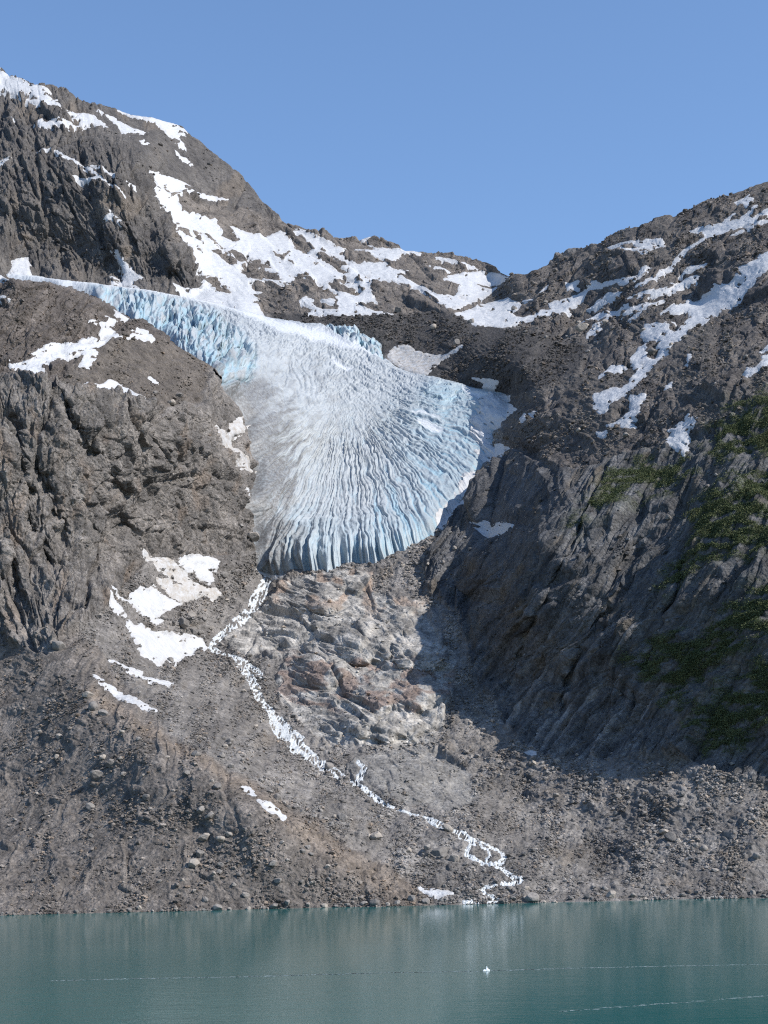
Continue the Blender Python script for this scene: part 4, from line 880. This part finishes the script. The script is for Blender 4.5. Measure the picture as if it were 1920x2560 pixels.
many('shore', GB, [(940,815,58),(1185,806,44),(1240,800,30),(1075,818,28),(880,822,26),(760,822,24),(700,826,20),(600,815,36),(560,826,26),(470,830,22),(405,830,24),(330,830,28),(250,838,18),(160,838,20),(60,842,18),(10,840,24),(1330,800,34),(1400,802,28),(1620,795,50),(1570,790,36),(1500,800,30),(1450,805,22),(660,826,18),(990,818,20),(1130,812,24)])
many('shore', HB, [(1075,683,44),(555,688,32),(690,697,28),(810,690,32),(180,700,42),(120,688,42),(55,705,38),(15,712,30),(1590,665,40),(1500,678,28),(1290,672,32),(720,652,36),(610,690,26),(735,698,24),(880,690,36),(920,680,30),(1130,690,20),(1400,684,22),(1450,682,18),(1640,676,24),(1205,660,38),(955,660,34),(1240,686,20),(1350,684,18),(500,695,22),(300,700,20)])
many('right', HB, [(1285,290,42),(810,270,38),(745,248,32),(790,293,26),(1210,400,48),(1135,460,36),(1380,465,42),(1200,530,32),(1610,520,48),(1270,436,36),(1180,470,32),(885,350,22),(905,408,24),(1430,565,36),(1495,590,36),(650,88,42),(655,120,34),(750,100,30),(400,75,34),(1165,495,30),(1155,440,26),(1230,465,30),(1310,470,28),(1345,455,32),(1420,480,28),(1325,510,24),(1355,520,26),(1090,470,26),(1040,440,20),(870,470,18),(800,545,26),(760,560,20),(1000,320,30),(1040,300,26),(1060,275,28),(1100,260,22),(985,290,24),(1050,210,28),(1130,225,24),(1190,200,26),(1240,150,28),(1340,170,22),(1430,130,28),(1480,70,30),(1400,100,24),(1540,250,24),(1590,300,26),(1500,350,26),(1450,400,22),(1560,420,26),(1640,430,24),(1130,640,30),(1450,640,26),(700,180,26),(560,210,22),(500,170,22),(610,260,20),(690,330,20),(840,190,22),(930,170,26),(600,370,20),(1230,250,26),(1220,310,24),(1250,350,22),(830,60,26),(545,640,34),(610,640,32),(430,560,24),(350,600,22),(260,640,26)])
many('upper', EB, [(1020,120,32),(870,525,32),(730,695,42),(985,1058,38),(960,1030,32),(1030,770,34),(1140,785,28),(1110,815,30),(1140,850,26),(1090,700,24),(1190,905,34),(1230,1050,28),(1000,790,26),(1050,830,24),(985,845,26),(960,860,22),(830,575,40),(850,580,36),(905,565,28),(940,510,26),(1000,470,24),(1040,500,26),(980,430,22),(900,440,24),(850,460,22),(1010,600,26),(955,630,30),(700,730,24),(620,715,22),(540,880,22),(600,850,20),(820,900,24),(900,940,22),(1100,980,28),(1130,960,24),(760,880,20),(300,790,26),(220,930,30),(250,1020,36),(170,1000,28)])
many('front', (960,900,Z1), [(60,860,26),(110,840,24),(170,860,28),(210,830,22),(250,870,30),(300,790,22),(330,850,28),(280,920,26),(200,920,24),(150,950,26),(330,770,20),(370,800,22),(80,900,24),(30,890,22),(500,790,20),(120,800,18)])
many('hill', BB, [(315,795,46),(960,710,36),(790,765,26),(700,770,24),(610,745,24),(560,640,32),(700,620,26),(1120,740,30),(880,830,24),(1240,800,26),(1300,770,26),(680,700,22),(1000,750,24),(840,700,22),(1480,760,26),(1560,850,26),(1620,700,24),(1200,870,22)])
many('hill', (960,900,Z1), [(845,310,34),(900,355,30),(1045,325,30),(1210,655,36),(700,350,22),(560,395,24),(620,340,22),(1390,530,26),(1430,490,22),(760,250,22)])

# ------------------------------------------------------------------ loose rubble too small to count
phi = (1 + 5 ** .5) / 2
ICO = np.array([(-1,phi,0),(1,phi,0),(-1,-phi,0),(1,-phi,0),(0,-1,phi),(0,1,phi),(0,-1,-phi),(0,1,-phi),(phi,0,-1),(phi,0,1),(-phi,0,-1),(-phi,0,1)]) / 1.9
ICF = np.array([(0,11,5),(0,5,1),(0,1,7),(0,7,10),(0,10,11),(1,5,9),(5,11,4),(11,10,2),(10,7,6),(7,1,8),(3,9,4),(3,4,2),(3,2,6),(3,6,8),(3,8,9),(4,9,5),(2,4,11),(6,2,10),(8,6,7),(9,8,1)])
clump = np.clip(.4 + 1.6 * fbm((PX + .3 * PY) / 60, PY / 95, 601, 4), .04, 2.2)
dens = np.zeros(PX.shape, np.float32)
for k, wgt in {0: 1.0, 9: 1.0, 3: 0, 4: .7, 1: .45, 6: .3}.items():
    pass
LANDW = {0: 1., 1: .4, 2: .05, 3: .08, 4: .7, 5: .05, 6: .35, 7: .03, 8: .5, 9: .09, 10: .15}
for k, wgt in LANDW.items(): dens[ZID == k] = wgt
dens *= clump * (1 + 2.2 * np.exp(-(sho_y[None] - PY) / 22.)) * (1 + .8 * np.exp(-np.abs(str_sd) / 16))
dens *= (snow_sd < -3) * (sd_gl < -4) * (str_sd > -2) * (PX > -220) * (PX < 2140)
NRUB = 72000
cdf = np.cumsum(dens.ravel().astype(np.float64)); cdf /= cdf[-1]
pick = np.searchsorted(cdf, rng.random(NRUB))
wpx = np.clip(np.exp(rng.normal(1.12, .55, NRUB)), 1.6, 15)
rad = wpx * MPP.ravel()[pick]
base = ICO[None] * (1 + rng.uniform(-.28, .28, (64, 12, 1)))
base = base[rng.integers(0, 64, NRUB)] * np.stack([rng.uniform(.8, 1.25, NRUB), rng.uniform(.75, 1.1, NRUB), rng.uniform(.5, .85, NRUB)], -1)[:, None]
a = rng.uniform(0, 2 * np.pi, NRUB); b = rng.normal(0, .35, NRUB)
R = np.zeros((NRUB, 3, 3)); ca, sa, cb, sb = np.cos(a), np.sin(a), np.cos(b), np.sin(b)
R[:, 0, 0] = ca; R[:, 0, 1] = -sa * cb; R[:, 0, 2] = sa * sb; R[:, 1, 0] = sa; R[:, 1, 1] = ca * cb; R[:, 1, 2] = -ca * sb; R[:, 2, 1] = sb; R[:, 2, 2] = cb
jit = (rng.random((NRUB, 2)) - .5)
ctr = GR.reshape(-1, 3)[pick] + NB.reshape(-1, 3)[pick] * (rad * .18)[:, None]
ctr[:, 0] += jit[:, 0] * 2 * MPP.ravel()[pick]
V = np.einsum('nij,nkj->nki', R, base) * (rad * .55)[:, None, None] + ctr[:, None]
F = (ICF[None] + 12 * np.arange(NRUB)[:, None, None]).reshape(-1, 3)
cl = COLR.reshape(-1, 3)[pick] * rng.uniform(.85, 1.55, (NRUB, 1)) * np.where(rng.random((NRUB, 1)) < .12, np.array([[1.25, 1.12, 1.0]]), 1.)
me = quad_mesh('rubble', V, F, [M_SCREE], [('ground', 'FLOAT_COLOR', np.repeat(cl[:, None], 12, 1))], smooth=False)
tag(link('rubble', me), 'countless small loose stones covering scree, moraine and lake shore', 'rubble', None, 'stuff')

# ------------------------------------------------------------------ low shrubs on the right wall
wv = gveg * (snow_sd < -2) * (gveg > .3) * gveg * (PX < 1960)
NV = 46000
cdf = np.cumsum(wv.ravel().astype(np.float64)); cdf /= cdf[-1]
pick = np.searchsorted(cdf, rng.random(NV))
LF = 7
cen = GR.reshape(-1, 3)[pick][:, None] + rng.normal(0, .55, (NV, LF, 3)) * np.array([1.3, 1.3, .5]) + np.array([0, 0, .35])
sz = rng.uniform(.14, .42, (NV, LF, 1))
u_ = rng.normal(size=(NV, LF, 3)); u_[..., 2] *= .5; u_ /= np.linalg.norm(u_, axis=-1, keepdims=True)
v_ = np.cross(u_, rng.normal(size=(NV, LF, 3))); v_ /= np.linalg.norm(v_, axis=-1, keepdims=True)
Q = np.stack([cen - u_ * sz, cen + v_ * sz * .6, cen + u_ * sz, cen - v_ * sz * .6], 2)
F = np.arange(NV * LF * 4).reshape(-1, 4)
tone = rng.uniform(0, 1, (NV, 1, 1))
tone = np.clip(tone * .6 + .4 * (.5 + .8 * fbm(PX.ravel()[pick] / 40, PY.ravel()[pick] / 30, 610, 3))[:, None, None], 0, 1)
gc = lerp(np.array((.050, .070, .030)), np.array((.125, .135, .062)), tone)
q = NT('shrub_leaves'); M_LEAF = q.done(q.mix(1., q.attr('ground').outputs['Color'], q.ramp(q.noise(.4, 4), .7, 1.3, .3, .7), 'MULTIPLY'), .8, .2)
me = quad_mesh('shrubs', Q, F, [M_LEAF], [('ground', 'FLOAT_COLOR', np.broadcast_to(gc[:, :, None], (NV, LF, 4, 3)).reshape(-1, 3) if gc.shape[1] == LF else np.repeat(np.repeat(gc, LF, 1)[:, :, None], 4, 2))], smooth=False)
tag(link('shrubs', me), 'low green shrubs and turf clinging to the right rock wall', 'shrubs', None, 'stuff')

# ------------------------------------------------------------------ the lake
me = bpy.data.meshes.new('water'); me.from_pydata([(-2500, -800, 0), (2500, -800, 0), (2500, 1400, 0), (-2500, 1400, 0)], [], [(0, 1, 2, 3)])
q = NT('glacial_water')
p_ = q.pos()
big = q.noise(.012, 3, .5, p_, (.45, 1, 1))
w1 = q.noise(.55, 3, .55, p_, (.6, 1, 1)); w2 = q.noise(1.9, 3, .6, p_, (.7, 1, 1)); w3 = q.noise(.12, 2, .5, p_, (.5, 1, 1))
hh = q.math('ADD', q.math('ADD', q.math('MULTIPLY', w1, .5), q.math('MULTIPLY', w2, .22)), q.math('MULTIPLY', w3, .7))
sx = q.n('ShaderNodeSeparateXYZ'); q.l(p_, sx.inputs[0])
near = q.ramp(sx.outputs['Y'], 1., 0., 250., 420.); lft = q.ramp(sx.outputs['X'], 1., 0., -70., 40.)
wind = q.math('MULTIPLY', q.math('MULTIPLY', near, lft), 7.)
hh = q.math('MULTIPLY', hh, q.math('ADD', q.ramp(big, .45, 1.25, .38, .62), wind))
q.bump(hh, .035)
q.b.inputs['IOR'].default_value = 1.33
me.materials.append(q.done(q.mix(q.ramp(q.noise(.01, 3), 0, 1, .3, .7), (.012, .086, .083), (.020, .098, .093)), .12, .5))
tag(link('water', me), 'calm milky teal lake water with wind ripples', 'lake', None, 'structure')
def on_water(px, py):
    d = -CAMZ / rise(px, py); return np.array([side(px, py) * d, d, 0.])
# drift lines of foam
def foam_line(name, pts, n, dens, lab, sy):
    Vs, Fs = [], []
    L = np.array([on_water(*p) for p in pts]); sg = np.linalg.norm(np.diff(L, axis=0), axis=1); cum = np.concatenate([[0], np.cumsum(sg)])
    for k in range(n):
        s_ = rng.random() * cum[-1]
        if dens(s_ / cum[-1]) < rng.random(): continue
        c_ = np.array([np.interp(s_, cum, L[:, a]) for a in range(3)])
        c_[1] += rng.normal(0, sy); m_ = 7; an = np.sort(rng.random(m_)) * 2 * np.pi
        ex, ey = rng.uniform(.15, .75), rng.uniform(.06, .26)
        i0 = len(Vs)
        for t_ in an: Vs.append((c_[0] + math.cos(t_) * ex * rng.uniform(.6, 1.1), c_[1] + math.sin(t_) * ey, .012))
        Fs.append(tuple(range(i0, i0 + m_)))
    me = bpy.data.meshes.new(name); me.from_pydata(Vs, [], Fs); me.materials.append(M_DRIFT)
    tag(link(name, me), lab, 'foam line', None, 'stuff')
q = NT('drift_foam'); M_DRIFT = q.done((.26, .33, .335), .6, .3)
foam_line('foam', [(130, 2452), (330, 2447), (560, 2443), (760, 2438), (960, 2432), (1200, 2428), (1420, 2421), (1690, 2415), (1925, 2411)], 3600, lambda t: .25 + .75 * (1 - abs(2 * t - .9)) ** 1 if t > .1 else .5, 'thin pale foam line drifting right across the lake past the ice', .35)
foam_line('foam', [(1400, 2529), (1560, 2517), (1720, 2505), (1925, 2489)], 260, lambda t: .5, 'shorter faint foam line in the lower right of the lake', .4)
# a small piece of floating ice
bm = bmesh.new()
out = [(-.62, 0), (-.66, .16), (-.45, .27), (-.22, .22), (-.10, .30), (.0, .62), (.06, .93), (.14, .88), (.22, .55), (.42, .38), (.60, .24), (.66, .05), (.5, -.1), (-.45, -.1)]
fr = [bm.verts.new((x_ * (.9 if z_ > .3 else 1), -.28 * (1 - .6 * max(z_, 0)), z_)) for x_, z_ in out]; bk = [bm.verts.new((x_ * .92 + .03, .30 * (1 - .55 * max(z_, 0)), z_ * .93)) for x_, z_ in out]
bm.faces.new(fr[::-1]); bm.faces.new(bk)
for k in range(len(out)): bm.faces.new((fr[k], fr[(k + 1) % len(out)], bk[(k + 1) % len(out)], bk[k]))
bmesh.ops.recalc_face_normals(bm, faces=bm.faces); bmesh.ops.triangulate(bm, faces=bm.faces)
bmesh.ops.subdivide_edges(bm, edges=bm.edges, cuts=2, use_grid_fill=True, smooth=.25)
for v in bm.verts:
    c_ = np.array([v.co.x * 5, v.co.z * 5 + v.co.y * 3]); v.co.y += .05 * float(perlin(c_[:1], c_[1:], 700)[0])
me = bpy.data.meshes.new('ice_floe'); bm.to_mesh(me); bm.free()
q = NT('floating_ice'); me.materials.append(q.done(q.mix(q.noise(3., 4), (.80, .86, .88), (.90, .92, .93)), .3, .5))
io = link('ice_floe', me); io.location = on_water(1216, 2427).tolist()
tag(io, 'small pointed white ice floe floating alone on the lake', 'ice floe')
